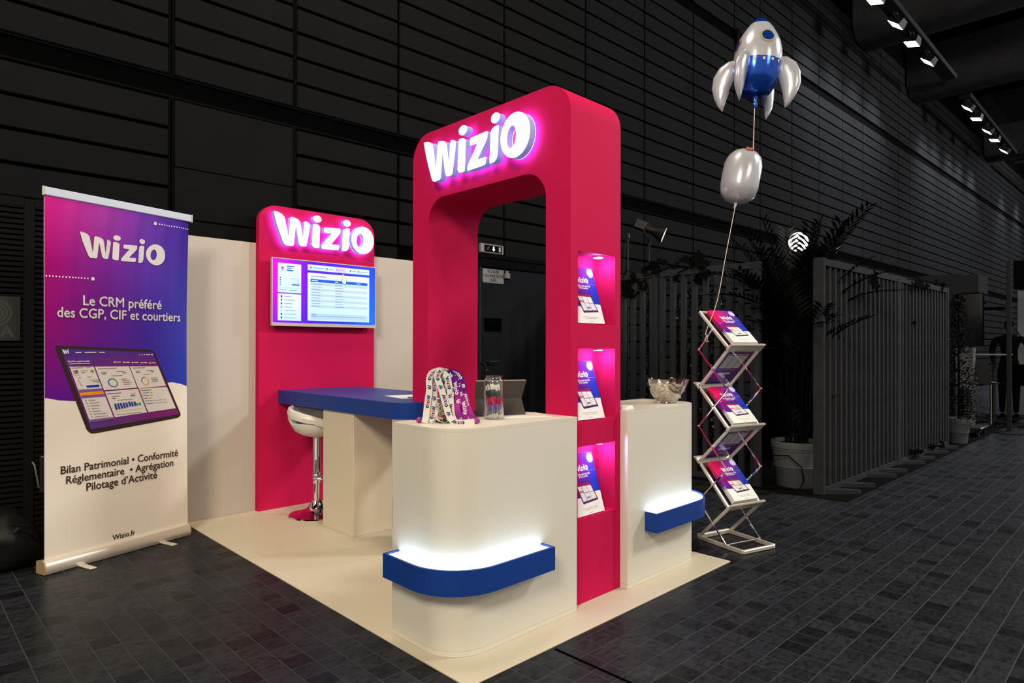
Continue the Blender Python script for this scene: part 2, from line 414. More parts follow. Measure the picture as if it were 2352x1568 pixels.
def bil(rows):
    """smooth colour field from rows of colours, bottom row first"""
    R = [[lin(c) for c in r] for r in rows]
    def f(a, b):
        y = b * (len(R) - 1); j = min(int(y), len(R) - 2); t = y - j
        x = a * (len(R[0]) - 1); i = min(int(x), len(R[0]) - 2); s = x - i
        return tuple((R[j][i][k] * (1 - s) + R[j][i + 1][k] * s) * (1 - t) + (R[j + 1][i][k] * (1 - s) + R[j + 1][i + 1][k] * s) * t for k in range(3))
    return f
WHITE = (.80, .80, .80)
# ================================================================== SETTING
CAMP = Vector((-1.86174, -2.17744, 1.5))
def proj(p):
    d = Vector(p) - CAMP; z = d.dot(fw)
    if z < .05: return None
    return 1176 + 1484.6 * d.dot(rt) / z, 791 - 1484.6 * d.dot(up) / z, z
FZ = -0.006                                     # hall floor level; the booth floor covering tops out at 0
def floor_and_tiles():
    m = MB(); m.add([(-14, -16, FZ - .003), (60, -16, FZ - .003), (60, 8, FZ - .003), (-14, 8, FZ - .003)], [(0, 1, 2, 3)])
    root = struct('floor', m, TILEF)
    g = MB(); ga, gb, gc, gd = FLOORW[0] - 38 * FLOORW[2], FLOORW[0] + 44 * FLOORW[2], FLOORW[1] - 28 * FLOORW[2], FLOORW[1] + 31 * FLOORW[2]
    g.add([(ga, gc, FZ - .0009), (gb, gc, FZ - .0009), (gb, gd, FZ - .0009), (ga, gd, FZ - .0009)], [(0, 1, 2, 3)])
    part('grout_bed', g, GROUT, root)
    x0, y0, p = FLOORW; h = p - .0056; cand = []
    for i in range(-38, 44):
        for j in range(-28, 31):
            x, y = x0 + i * p, y0 + j * p
            if not (x > 0 and y > 0 and x + p < 2.40 and y + p < 3.7):
                q = proj((x + p / 2, y + p / 2, FZ))
                inf = q is not None and -30 < q[0] < 2382 and q[1] < 1600
                cand.append((q[2] if inf else 900 + abs(x), x + .0028, y + .0028))
    cand.sort()
    t = MB(); t.box((0, 0, -.006), (h, h, 0), 0)
    me = t.mesh('floor_tile', TILE, smooth=False)
    for d, x, y in cand[:300]:
        o = bpy.data.objects.new('floor_tile', me); COL.objects.link(o); o.parent = root; o.location = Vector((x, y, FZ)) * U
    r = MB()
    for d, x, y in cand[300:]: r.add([(x, y, FZ), (x + h, y, FZ), (x + h, y + h, FZ), (x, y + h, FZ), (x, y, FZ - .004), (x + h, y, FZ - .004), (x + h, y + h, FZ - .004), (x, y + h, FZ - .004)], [(0, 1, 2, 3), (0, 4, 5, 1), (1, 5, 6, 2), (2, 6, 7, 3), (3, 7, 4, 0)])
    part('floor_tiles', r, TILE, root, kind='stuff', smooth=False, recalc=False)
    jt = MB(); jt.bar((0.42, -.62, FZ + .001), (1.6, -1.33, FZ + .001), .016, .002); 
floor_and_tiles()
# dark expansion joint in the stone floor
j = MB(); j.box((.545, -3.4, FZ), (.562, -.02, FZ + .0012)); o = struct('trim_1', j, RECESS)

# hall wall, turned 1.4 degrees from the booth's long axis
WA = math.radians(1.4); WU = Vector((math.cos(WA), -math.sin(WA), 0)); WN = Vector((-math.sin(WA), -math.cos(WA), 0))  # WN points into the hall
W0 = Vector((0, 3.87, 0))
def wl(u, z, d=0.0): return W0 + WU * u + WN * d + Vector((0, 0, z))
def wfr(p): return wl(p[0], p[2], p[1])          # (along, out, up)
def hall_wall():
    b = MB(); b.box((-6, -.35, -.02), (56, -.045, 12), 0, 0, wfr)
    root = struct('wall_back', b, RECESS)
    edges = [(-2.400, -0.092), (-0.040, 1.022), (1.068, 2.224), (2.260, 3.807), (3.846, 5.390), (5.428, 6.822), (6.860, 8.262), (8.300, 9.697), (9.735, 10.742), (10.778, 12.202), (12.238, 13.632), (13.668, 15.052), (15.088, 16.432), (16.468, 17.832), (17.868, 19.302), (19.348, 20.332), (20.368, 21.742), (21.778, 23.172), (23.208, 24.582), (24.618, 25.902), (25.938, 27.782), (27.818, 29.852), (29.888, 31.092), (31.138, 32.992), (33.038, 34.692), (34.738, 36.292), (36.338, 37.992), (38.038, 39.592), (39.638, 41.292), (41.338, 42.992), (43.038, 44.992), (45.038, 46.992), (47.038, 49.492)]
    up1 = [3.855 + .2507 * k for k in range(15)]; up2 = [7.545 + .2507 * k for k in range(9)]
    low = [3.657 - .2568 * k for k in range(15)]
    pans = []
    for ci, (a, b_) in enumerate(edges):
        for zz in (up1, up2):
            for z in zz[:-1] if zz is up1 else zz: pans.append((a, b_, z, z + .222))
        if ci == 1:
            pans += [(a, b_, 3.062, 3.640), (a, b_, 2.615, 3.056), (a, b_, .06, 2.605)]; continue
        for z in low[1:]:
            if z < .0: continue
            if ci == 0 and z < 2.62: continue
            if ci in (3, 4) and z < 2.62: continue
            pans.append((a, b_, z, z + .228))
    vis = []
    for a, b_, z0, z1 in pans:
        c = wl((a + b_) / 2, (z0 + z1) / 2); qs = [proj(wl(x, z)) for x in (a, b_) for z in (z0, z1)]
        if any(q is None for q in qs): 
            if a > -3: pass
            qs = [q for q in qs if q]
            if not qs: continue
        if max(q[0] for q in qs) < -30 or min(q[0] for q in qs) > 2400 or max(q[1] for q in qs) < -40: continue
        xs = [q[0] for q in qs]; ys = [q[1] for q in qs]
        area = (max(xs) - min(xs)) * (z1 - z0) / qs[0][2]
        hid = c.z < 2.4 and c.x < 2.2
        vis.append((-area + (1e6 if hid else 0), a, b_, z0, z1))
    vis.sort(); cache = {}
    for k, (_, a, b_, z0, z1) in enumerate(vis[:300]):
        key = (round(b_ - a, 3), round(z1 - z0, 3))
        if key not in cache:
            q = MB(); q.box((0, -.04, 0), (b_ - a, 0, z1 - z0), .006, 0, lambda p: WU * p[0] + WN * p[1] + Vector((0, 0, p[2])))
            cache[key] = q.mesh('panel', PANEL, smooth=False)
        o = bpy.data.objects.new('panel', cache[key]); COL.objects.link(o); o.parent = root; o.location = wl(a, z0) * U
    r = MB()
    for _, a, b_, z0, z1 in vis[300:]: r.box((a, -.04, z0), (b_, 0, z1), .006, 0, wfr)
    part('panels', r, PANEL, root, kind='stuff', smooth=False)
    # recessed horizontal channels with their rails, and the double uprights near the door
    t = MB()
    for z0, z1 in ((3.655, 3.850),):
        t.box((-3, -.03, z0 + .001), (50, -.018, z0 + .018), 0, 0, wfr); t.box((-3, -.03, z1 - .014), (50, -.018, z1), 0, 0, wfr)
    for u0, u1 in ((-.085, -.047), (1.029, 1.061)):
        for z0, z1 in ((0, 3.655), (3.85, 7.37)):
            t.box((u0, -.044, z0), (u0 + .011, -.012, z1), 0, 0, wfr); t.box((u1 - .011, -.044, z0), (u1, -.012, z1), 0, 0, wfr)
    part('channel_rail', t, TRIMM, root, smooth=False)
    c = MB()
    for u, z in ((9.80, 7.40),): c.box((u - .06, -.03, z - .26), (u + .06, .06, z + .16), .01, 0, wfr)
    part('junction_box', c, TRIMM, root)
hall_wall()
# base board of the hall wall
bb = MB(); bb.box((-2.4, -.06, FZ - .003), (0.0, -.012, .105), 0, 0, wfr); struct('baseboard_back', bb, RECESS)
# louvred service doors at the far left
def louvre_door():
    root = thing('louvre_door', 'black louvred service door in the dark wall at far left behind the banner', 'door', wl(-1.55, FZ))
    f = MB()
    for u0, u1 in ((-2.3, -2.24), (-1.087, -1.018), (-.155, -.098)): f.box((u0, -.04, .02), (u1, .0, 2.62), .004, 0, wfr)
    for z0, z1 in ((.02, .115), (2.565, 2.625)):
        for u0, u1 in ((-2.24, -1.087), (-1.018, -.155)): f.box((u0, -.04, z0), (u1, -.001, z1), 0, 0, wfr)
    part('door_frame', f, PANEL, root)
    s = MB(); s.box((0, -.036, 0), (1.15, -.004, .026), 0, 0, lambda p: WU * p[0] + WN * p[1] + Vector((0, 0, p[2])))
    s2 = MB(); s2.box((0, -.036, 0), (.86, -.004, .026), 0, 0, lambda p: WU * p[0] + WN * p[1] + Vector((0, 0, p[2])))
    ml = s.mesh('slat', PANEL, smooth=False); mr = s2.mesh('slat', PANEL, smooth=False)
    z = .131
    while z < 2.55:
        for me, u in ((ml, -2.238), (mr, -1.016)):
            o = bpy.data.objects.new('slat', me); COL.objects.link(o); o.parent = root; o.location = wl(u, z) * U - root.location
        z += .0403
    h = MB(); h.tube([wl(-1.03, .62, .02), wl(-1.02, .60, .05), wl(-1.005, .50, .05), wl(-.99, .42, .02)], .006, 8)
    part('pull_handle', h, ALU, root)
    p = MB(); p.box((-.985, -.002, .38), (-.86, .03, .66), .006, 0, wfr); part('lock_plate', p, BLACKPL, root)
    b = MB(); b.box((-1.62, .001, 1.54), (-1.106, .008, 1.868), .002, 0, wfr)
    sg = part('plate', b, BLACKPL, root, label='black plate with grey coiled hose emblem and letters')
    a = Art(); g = (.055, .055, .058)
    for r in (.021, .045, .069, .0935):
        a.ring(ell(-1.256, 1.747, r + .0075, r + .0075, 40), ell(-1.256, 1.747, r - .0075, r - .0075, 40), g, 1)
    a.text('R.I.A', -1.146, 1.571, width=.225, c=g, align='R', bold=.03, hs=1.0)
    q = MB(); a.into(q, lambda u, v, d: wl(u, v, .0085 + d)); o = part('emblem', q, PRINT, root, parent=sg, recalc=False, smooth=False)
louvre_door()
# black door seen through the arch
def hall_door():
    b = MB(); b.box((3.44, -.02, .01), (4.83, .012, 2.485), .004, 0, wfr)
    root = struct('door_1', b, DOORM)
    f = MB(); f.box((3.39, -.045, 0), (3.425, .03, 2.49), .003, 0, wfr); f.box((4.845, -.045, 0), (4.88, .03, 2.49), .003, 0, wfr)
    part('door_jamb', f, RAILM, root)
    t = MB(); t.box((3.30, -.045, 2.495), (4.95, .035, 2.60), .006, 0, wfr); t.box((3.30, -.045, 2.60), (5.0, .05, 2.655), .006, 0, wfr)
    part('lintel', t, TRIMM, root)
    h = MB(); h.lathe([(.028, 0), (.028, .012)], 20, fr=lambda p: wl(3.51 + p[0], 1.315 + p[1], .012 + p[2]))
    h.tube([wl(3.51, 1.315, .02), wl(3.51, 1.315, .062), wl(3.53, 1.317, .07), wl(3.69, 1.325, .066)], .0095, 10)
    part('door_handle', h, DARKMETAL, root)
    k = MB(); k.lathe([(.026, 0), (.026, .014), (.012, .018)], 20, fr=lambda p: wl(3.525 + p[0], 1.205 + p[1], .012 + p[2])); part('lock_cylinder', k, DARKMETAL, root)
    k = MB(); k.tube([wl(3.405, 1.30, .03), wl(3.425, 1.30, .075), wl(3.445, 1.27, .085), wl(3.445, 1.06, .085), wl(3.42, 1.02, .03)], .011, 10); part('pull_bar', k, DARKMETAL, root)
    k = MB(); k.box((3.806, .012, 2.37), (3.885, .05, 2.44), .006, 0, wfr); k.box((3.825, .012, 2.44), (3.868, .035, 2.468), .004, 0, wfr); part('door_contact', k, GREYL, root)
    p = MB(); p.box((3.449, .012, 2.298), (3.798, .018, 2.472), .001, 0, wfr)
    r = thing('door_sign', 'grey sign reading ESCALIER COLONNE SECHE E-02 on the black door', 'sign', wl(3.62, 2.298, .012)); part('plate', p, SIGNG, r)
    a = Art(); k = (.008, .008, .008)
    a.text('ESCALIER', 3.622, 2.425, width=.185, c=k, align='C', hs=1.15); a.text('COLONNE SECHE', 3.622, 2.372, width=.32, c=k, align='C', hs=1.25); a.text('E-02', 3.622, 2.318, width=.085, c=k, align='C', hs=1.2)
    q = MB(); a.into(q, lambda u, v, d: wl(u, v, .0182 + d)); part('lettering', q, PRINT, r, recalc=False, smooth=False)
    p = MB(); p.box((3.478, .012, 1.695), (3.762, .017, 1.862), .001, 0, wfr)
    r = thing('door_plate', 'small black plate with faint two-line lettering halfway up the black door', 'sign', wl(3.62, 1.70, .012)); part('plate', p, RECESS, r)
    a = Art(); a.text('Issue de', 3.49, 1.80, width=.16, c=(.0006,) * 3, bold=.02); a.text('secours', 3.49, 1.745, width=.19, c=(.0006,) * 3, bold=.02)
    q = MB(); a.into(q, lambda u, v, d: wl(u, v, .0172 + d)); part('lettering', q, PRINT, r, recalc=False, smooth=False)
    r = thing('exit_sign', 'grey emergency exit box sign with lit white down arrow above the black door', 'sign', wl(3.58, 2.662, .0))
    e = MB(); e.box((3.39, .002, 2.662), (3.768, .05, 2.775), .006, 0, wfr); part('case', e, SIGNG, r)
    e = MB(); e.box((3.447, .05, 2.677), (3.737, .053, 2.760), 0, 0, wfr); part('panel', e, INK, r)
    w = (1.6, 1.6, 1.6); g = (.14, .14, .14); arts = {}
    def art(n_): arts[n_] = Art(); return arts[n_]
    a = art('lit_arrow')
    a.poly([(3.588, 2.748), (3.604, 2.748), (3.606, 2.715), (3.621, 2.715), (3.596, 2.688), (3.571, 2.715), (3.586, 2.715)], w)
    a = art('door_symbol'); a.rect(3.680, 2.688, 3.716, 2.748, g); a = art('running_figure')
    g2 = (.03, .03, .03); a.poly(ell(3.525, 2.742, .007, .007, 12), g2); a.poly([(3.515, 2.735), (3.527, 2.733), (3.508, 2.712), (3.497, 2.716)], g2); a.poly([(3.497, 2.716), (3.508, 2.712), (3.520, 2.697), (3.512, 2.694)], g2)
    a.poly([(3.503, 2.714), (3.495, 2.700), (3.474, 2.697), (3.474, 2.704), (3.490, 2.707)], g2); a.poly([(3.512, 2.731), (3.498, 2.728), (3.490, 2.716), (3.485, 2.719), (3.494, 2.734)], g2)
    for n_ in arts: q = MB(); arts[n_].into(q, lambda u, v, d: wl(u, v, .0535 + d)); part(n_, q, SCREEN, r, recalc=False, smooth=False)
hall_door()
# ceiling, cross beams, wall-washer rails
cm = MB(); cm.box((-10, -20, 12.0), (60, 5, 12.2)); struct('ceiling', cm, CEIL)
em = MB(); em.box((52, -20, -.02), (52.3, 4, 12)); struct('wall_right', em, RECESS)
BEAMS = [(8.6, 10.0, 9.25, 10.6), (15.6, 17.1, 9.25, 10.6), (19.9, 21.4, 9.0, 10.3), (29.7, 31.2, 9.1, 10.3), (40.5, 42, 9.1, 10.3)]
for n, (xa, xb, za, zb) in enumerate(BEAMS):
    b = MB(); y1 = 3.87 - .0244 * xa - .05
    b.prism([(xa, zb), (xa, za + .35), (xa + .18, za + .1), (xa + .45, za), (xb - .45, za), (xb - .18, za + .1), (xb, za + .35), (xb, zb)], lambda x, z: (x, y1, z), lambda x, z: (x, -18, z))
    struct('trim_%d' % (n + 2), b, BEAMM)
cross = [(13.0, 14.2), (24.6, 26.0)]
for n, (xa, xb) in enumerate(cross):
    b = MB(); b.box((xa, -18, 10.4), (xb, 3.3, 11.2), .1); struct('trim_%d' % (n + 8), b, CEIL)
rails = []
for k, (xa, xb) in enumerate(((10.2, 19.6), (21.4, 29.6), (31.3, 40.4))):
    b = MB(); b.box((xa, 2.02, 9.02), (xb, 2.36, 9.14), .02);
    tag(struct('lighting_rail', b, RAILM), ['grey lighting rail nearest, first of the ceiling row', 'grey lighting rail beyond the second ceiling beam', 'grey lighting rail farthest down the hall ceiling'][k], 'rail', None, 'thing')
def flood(x, aim_down, label, lamp=True):
    y, z = 2.18, 8.76
    r = thing('ceiling_floodlight', label, 'lamp', (x, y, z), 0, 'wall washing floodlights along the ceiling rail')
    tl = math.radians(14 if aim_down else 38)
    def F(p):                                     # head tilted about the rail axis, lens towards the wall foot
        c, s_ = math.cos(tl), math.sin(tl)
        return (x + p[0], y + p[1] * c - p[2] * s_ * 1.0, z + p[1] * s_ + p[2] * c)
    b = MB(); b.prism([(-.20, .0), (.20, .0), (.14, .16), (-.14, .16)], lambda a, h: F((a, -.14, h)), lambda a, h: F((a, .14, h))); part('housing', b, DARKMETAL, r)
    l = MB(); l.box((-.185, -.125, -.008), (.185, .125, .004), 0, 0, F); part('lens', l, LAMPW, r)
    v = MB(); v.tube([F((-.19, 0, .08)), (x - .19, y, 8.99), (x + .19, y, 8.99), F((.19, 0, .08))], .014, 6); v.box((x - .05, y - .05, 8.98), (x + .05, y + .05, 9.02)); part('yoke', v, DARKMETAL, r)
    t = wl(x, 5.8)
    sp = light('wall_washer', 'SPOT', (x, y + .1, z - .08), (x, t.y, 6.6), 600, (1, 1, 1), .3, 80, 1.0)
FL = [(11.6, 0, 'floodlight at the top picture edge, nearest of the ceiling row'), (13.05, 1, 'bright square floodlight second along the ceiling row'), (14.35, 0, 'thin slit floodlight third along the ceiling row')]
for x, dn, lb in ((13.0, 1, 'floodlight cut by the top picture edge, nearest on the ceiling rail'), (14.45, 0, 'slit-lit floodlight second along the near ceiling rail'), (15.75, 1, 'brightest floodlight, third along the near ceiling rail'), (17.15, 0, 'last floodlight on the near ceiling rail before the big beam'),
                  (21.7, 0, 'first floodlight on the farther ceiling rail beyond the beam'), (23.0, 1, 'second floodlight on the farther ceiling rail'), (24.7, 0, 'third floodlight on the farther ceiling rail'), (26.0, 1, 'fourth floodlight on the farther ceiling rail'), (27.8, 0, 'last floodlight on the farther ceiling rail')):
    flood(x, dn, lb)
for x in (33.2, 36.5): light('wall_washer', 'SPOT', (x, 2.2, 8.7), (x, 3.0, 6.4), 600, (1, 1, 1), .3, 80, 1.0)

# ================================================================== BOOTH
def booth_floor():
    m = MB(); m.box((0, 0, FZ - .002), (2.42, 3.76, 0), .0015)
    solo('booth_floor', m, VINYL, 'cream vinyl floor sheet under the whole pink and white stand', 'flooring')
booth_floor()
def partition():
    r = thing('partition_wall', 'beige rear partition wall of the stand behind the pink screen panel', 'wall panel', (0, 3.705, 0))
    for a, b in ((.0, .604), (.606, 1.213), (1.215, 1.82), (1.822, 2.42)):
        m = MB(); m.box((a, 3.705, 0.001), (b, 3.755, 2.452), .0012); part('panel', m, WALLC, r)
partition()
def rr_top(x0, x1, z1, r, n=10): return [(x0, 0.001), (x1, 0.001)] + arc(x1 - r, z1 - r, r, 0, PI / 2, n) + arc(x0 + r, z1 - r, r, PI / 2, PI, n)
pk = MB(); pk.prism(rr_top(.603, 1.817, 2.808, .165), lambda x, z: (x, 3.639, z), lambda x, z: (x, 3.704, z))
solo('screen_panel', pk, PINK, 'tall pink panel with rounded top carrying the television on the rear wall', 'panel')

def wizio_sign(label, fr, w):
    """fr(u, v, d): u right, v up, d out of the wall, in survey units"""
    r = thing('wizio_sign', label, 'sign', fr(w / 2, 0, 0))
    T, G = .054, .028
    f = lambda P: [(x * w, y * w) for x, y in P]
    def inset(P, k):
        cx = sum(p[0] for p in P) / len(P); cy = sum(p[1] for p in P) / len(P); n = len(P); out = []
        for i in range(n):
            a = Vector((P[i][0] - P[i - 1][0], P[i][1] - P[i - 1][1])); b = Vector((P[(i + 1) % n][0] - P[i][0], P[(i + 1) % n][1] - P[i][1]))
            na = Vector((-a.y, a.x)); nb = Vector((-b.y, b.x)); q = (na.normalized() + nb.normalized()) if na.length and nb.length else na
            ar = sum(P[j - 1][0] * P[j][1] - P[j][0] * P[j - 1][1] for j in range(n)); sg = 1 if ar > 0 else -1
            q = q.normalized() if q.length > 1e-6 else q; out.append((P[i][0] + q.x * k * sg, P[i][1] + q.y * k * sg))
        return out
    sets = [('W', [LOGO['W']], None), ('i', [LOGO['i'], LOGO_DOTS['i']], None), ('z', [LOGO['z']], None), ('i', [LOGO['j'], LOGO_DOTS['j']], None), ('o', None, LOGO_O)]
    for k, ps, o in sets:
        b = MB(); fc = MB(); ba = MB()
        if ps:
            for P in ps:
                Q = f(P); I = inset(Q, .004)
                b.prism(Q, lambda u, v: fr(u, v, G), lambda u, v: fr(u, v, G + T - .004), 0, False, False)
                b.prism(I, lambda u, v: fr(u, v, G + .004), lambda u, v: fr(u, v, G + .0045), 0, False, False)
                fc.prism(Q, lambda u, v: fr(u, v, G + T - .004), lambda u, v: fr(u, v, G + T - .003), 0, False, False)
                n = len(Q); fc.add([fr(u, v, G + T - .003) for u, v in Q] + [fr(u, v, G + T) for u, v in I], [(i, (i + 1) % n, n + (i + 1) % n, n + i) for i in range(n)] + [tuple(range(n, 2 * n))])
                ba.prism(I, lambda u, v: fr(u, v, G + .001), lambda u, v: fr(u, v, G + .002))
        else:
            O, I2 = f(o[0]), f(o[1]); n = len(O)
            b.prism(O, lambda u, v: fr(u, v, G), lambda u, v: fr(u, v, G + T - .004), 0, False, False)
            b.prism(I2, lambda u, v: fr(u, v, G), lambda u, v: fr(u, v, G + T - .004), 0, False, False)
            fc.ringprism(O, I2, lambda u, v: fr(u, v, G + T - .004), lambda u, v: fr(u, v, G + T))
            ba.ringprism(O, I2, lambda u, v: fr(u, v, G + .001), lambda u, v: fr(u, v, G + .002))
        pt = part('letter', b, RETURN, r)
        part('letter_face', fc, LETTER, r, parent=pt, smooth=False)
        part('halo_light', ba, HALO, r, parent=pt, smooth=False)
    for u, v in ((.13, .10), (.40, .12), (.55, .03), (.70, .12), (.80, .10), (.95, .13)):
        s = MB(); s.tube([fr(u * w, v * w, 0.0005), fr(u * w, v * w, G + .003)], .006, 6); part('spacer', s, BLACKPL, r)
wizio_sign('lit white Wizio letters on the pink panel above the television', lambda u, v, d: (.705 + u, 3.639 - d, 2.438 + v), 1.055)
wizio_sign('large lit white Wizio letters on the front of the pink arch', lambda u, v, d: (.977 - d, 1.543 - u, 2.652 + v), 1.050)

def television():
    r = thing('television', 'flat television with light frame showing a blue software page on pink panel', 'television', (1.236, 3.62, 1.69))
    x0, x1, z0, z1, y = .687, 1.786, 1.692, 2.318, 3.555
    b = MB(); b.box((x0 + .01, y + .012, z0 + .01), (x1 - .01, 3.60, z1 - .01), .01); b.box((1.0, 3.60, 1.85), (1.5, 3.638, 2.15), .004); part('housing', b, BLACKPL, r)
    f = MB(); f.ringprism([(x0, z0), (x1, z0), (x1, z1), (x0, z1)], [(x0 + .008, z0 + .030), (x1 - .008, z0 + .030), (x1 - .008, z1 - .008), (x0 + .008, z1 - .008)], lambda x, z: (x, y, z), lambda x, z: (x, y + .03, z))
    part('bezel', f, M('light_bezel', (.62, .55, .50), .35, metal=.3), r)
    a = Art(); g = bil([[(120, 0, 225), (60, 0, 250), (0, 40, 255), (0, 95, 250)], [(175, 0, 235), (75, 0, 250), (45, 40, 255), (0, 80, 255)], [(190, 0, 215), (80, 0, 220), (60, 10, 240), (0, 60, 240)]])
    sx = lambda a_: x0 + .008 + a_ * (x1 - x0 - .016); sz = lambda b_: z0 + .03 + b_ * (z1 - z0 - .038)
    a.grid(sx(0), sz(0), sx(1), sz(1), 24, 12, g)
    card = bil([[(160, 195, 255), (165, 200, 255)], [(185, 205, 255), (185, 205, 255)]])
    def R(p, q, r_, s_, c, lay=1): a.rect(sx(p), sz(q), sx(r_), sz(s_), c, lay)
    def crd(p, q, r_, s_): a.grid(sx(p), sz(q), sx(r_), sz(s_), 3, 3, card, 1)
    crd(.045, .475, .255, .935); crd(.045, .035, .255, .455); crd(.315, .86, .935, .952); crd(.315, .045, .935, .82)
    dk = lin((30, 60, 130)); gy = lin((100, 125, 190)); bl = lin((0, 75, 235)); rowc = lin((150, 180, 245)); tb = lin((0, 70, 150)); wh = (.9, .95, 1)
    # left cards
    a.ring([(sx(.06), sz(.80)), (sx(.11), sz(.80)), (sx(.11), sz(.905)), (sx(.06), sz(.905))], [(sx(.062), sz(.803)), (sx(.108), sz(.803)), (sx(.108), sz(.902)), (sx(.062), sz(.902))], gy, 2)
    a.poly(ell(sx(.085), sz(.862), .016, .013, 16), lin((120, 90, 220)), 2); R(.078, .815, .092, .845, lin((150, 120, 230)), 2)
    R(.125, .885, .195, .90, tb, 2); R(.125, .855, .165, .868, tb, 2); R(.125, .815, .18, .838, tb, 2)
    for k in range(4):
        a.poly(ell(sx(.066), sz(.705 - .035 * k), .006, .006, 10), dk, 2); R(.24 - (.08, .05, .055, .07)[k], .70 - .035 * k, .24, .706 - .035 * k + (.012 if k == 3 else 0), tb if k == 3 else gy, 2)
    for u in (.062, .15): a.ring([(sx(u), sz(.752)), (sx(u + .082), sz(.752)), (sx(u + .082), sz(.785)), (sx(u), sz(.785))], [(sx(u + .001), sz(.754)), (sx(u + .081), sz(.754)), (sx(u + .081), sz(.783)), (sx(u + .001), sz(.783))], gy, 2)
    R(.055, .548, .245, .551, gy, 2)
    for u in (.075, .17): a.poly(ell(sx(u - .01), sz(.515), .005, .005, 8), dk, 2); R(u, .51, u + .045, .52, gy, 2)
    for k, w in enumerate((.06, .09, .07, .06, .10, .11, .11)):
        z = .415 - .056 * k; a.poly(ell(sx(.078), sz(z), .0095, .0095, 10) if k != 4 else [(sx(.07), sz(z - .01)), (sx(.072), sz(z - .014)), (sx(.087), sz(z + .012)), (sx(.085), sz(z + .016))], lin((20, 70, 120)) if k != 3 else gy, 2)
        if k == 0: R(.070, z - .022, .086, z - .008, lin((20, 70, 120)), 2)
        R(.105, z - .005, .105 + w, z + .005, gy, 2)
    # top bar
    for u, w, s_ in ((.345, .11, 0), (.50, .04, 0), (.60, .05, 1), (.735, .035, 0), (.82, .075, 0)):
        if s_: R(u - .012, .868, u + .085, .944, lin((185, 165, 245)), 2)
        a.poly(ell(sx(u), sz(.905), .008, .008, 10), gy if s_ else lin((20, 60, 110)), 3); R(u + .02, .90, u + .02 + w, .91, lin((170, 130, 240)) if s_ else gy, 3)
    # table
    R(.345, .762, .49, .772, lin((60, 85, 140)), 2); R(.342, .675, .915, .722, bl, 2)
    for u, w in ((.352, .06), (.58, .03), (.80, .04)): R(u, .693, u + w, .703, wh, 3)
    for k in range(9):
        z = .635 - .045 * k
        if k % 2 == 0: R(.342, z - .012, .915, z + .028, rowc, 2)
        R(.352, z + .002, .352 + (.10 if k < 2 else .085), z + .011, gy, 3); R(.58, z + .002, .58 + .07 + .012 * (k % 3), z + .011, gy, 3)
    R(.342, .065, .915, .165, rowc, 2); R(.35, .145, .40, .154, dk, 3); R(.35, .118, .885, .126, gy, 3); R(.35, .104, .40, .112, gy, 3)
    # hand pointer
    P = [(0, 0), (.006, 0), (.010, -.03), (.012, -.05), (.022, -.046), (.034, -.05), (.042, -.058), (.044, -.085), (.036, -.115), (.012, -.115), (-.012, -.085), (-.020, -.07), (-.014, -.064), (-.002, -.075), (-.006, -.03)]
    q = [(sx(.655) + x, sz(.86) + z) for x, z in P]; a.poly([(x * 1.0, z) for x, z in q], lin((40, 80, 140)), 4)
    cx = sum(p[0] for p in q) / len(q); cz = sum(p[1] for p in q) / len(q); a.poly([(cx + (x - cx) * .86, cz + (z - cz) * .9) for x, z in q], lin((190, 225, 255)), 5)
    q = MB(); a.into(q, lambda u, v, d: (u, y + .004 - d, v), .0006); part('display', q, SCREEN, r, recalc=False, smooth=False)
television()

def desk():
    r = thing('desk', 'high desk with blue top running out from the pink screen panel', 'desk', (1.2, 2.6, 0))
    x0, x1, y0, y1 = .788, 1.623, 1.650, 3.637
    poly = arc(x0 + .13, y0 + .13, .13, PI, 1.5 * PI, 10) + [(.974, y0), (.974, 1.786), (1.459, 1.786), (1.459, y0), (x1, y0), (x1, y1), (x0, y1)]
    t = MB(); t.prism(poly, lambda x, y: (x, y, .976), lambda x, y: (x, y, 1.097)); part('desktop', t, BLUE, r, angle=25)
    l = MB(); l.box((.806, 2.33, .001), (1.164, 2.819, .9745), .002); part('leg', l, LEGC, r)
    k = MB(); k.box((.8055, 2.3295, .001), (1.1645, 2.8195, .032), .001); part('plinth', k, LEGC, r)
desk()

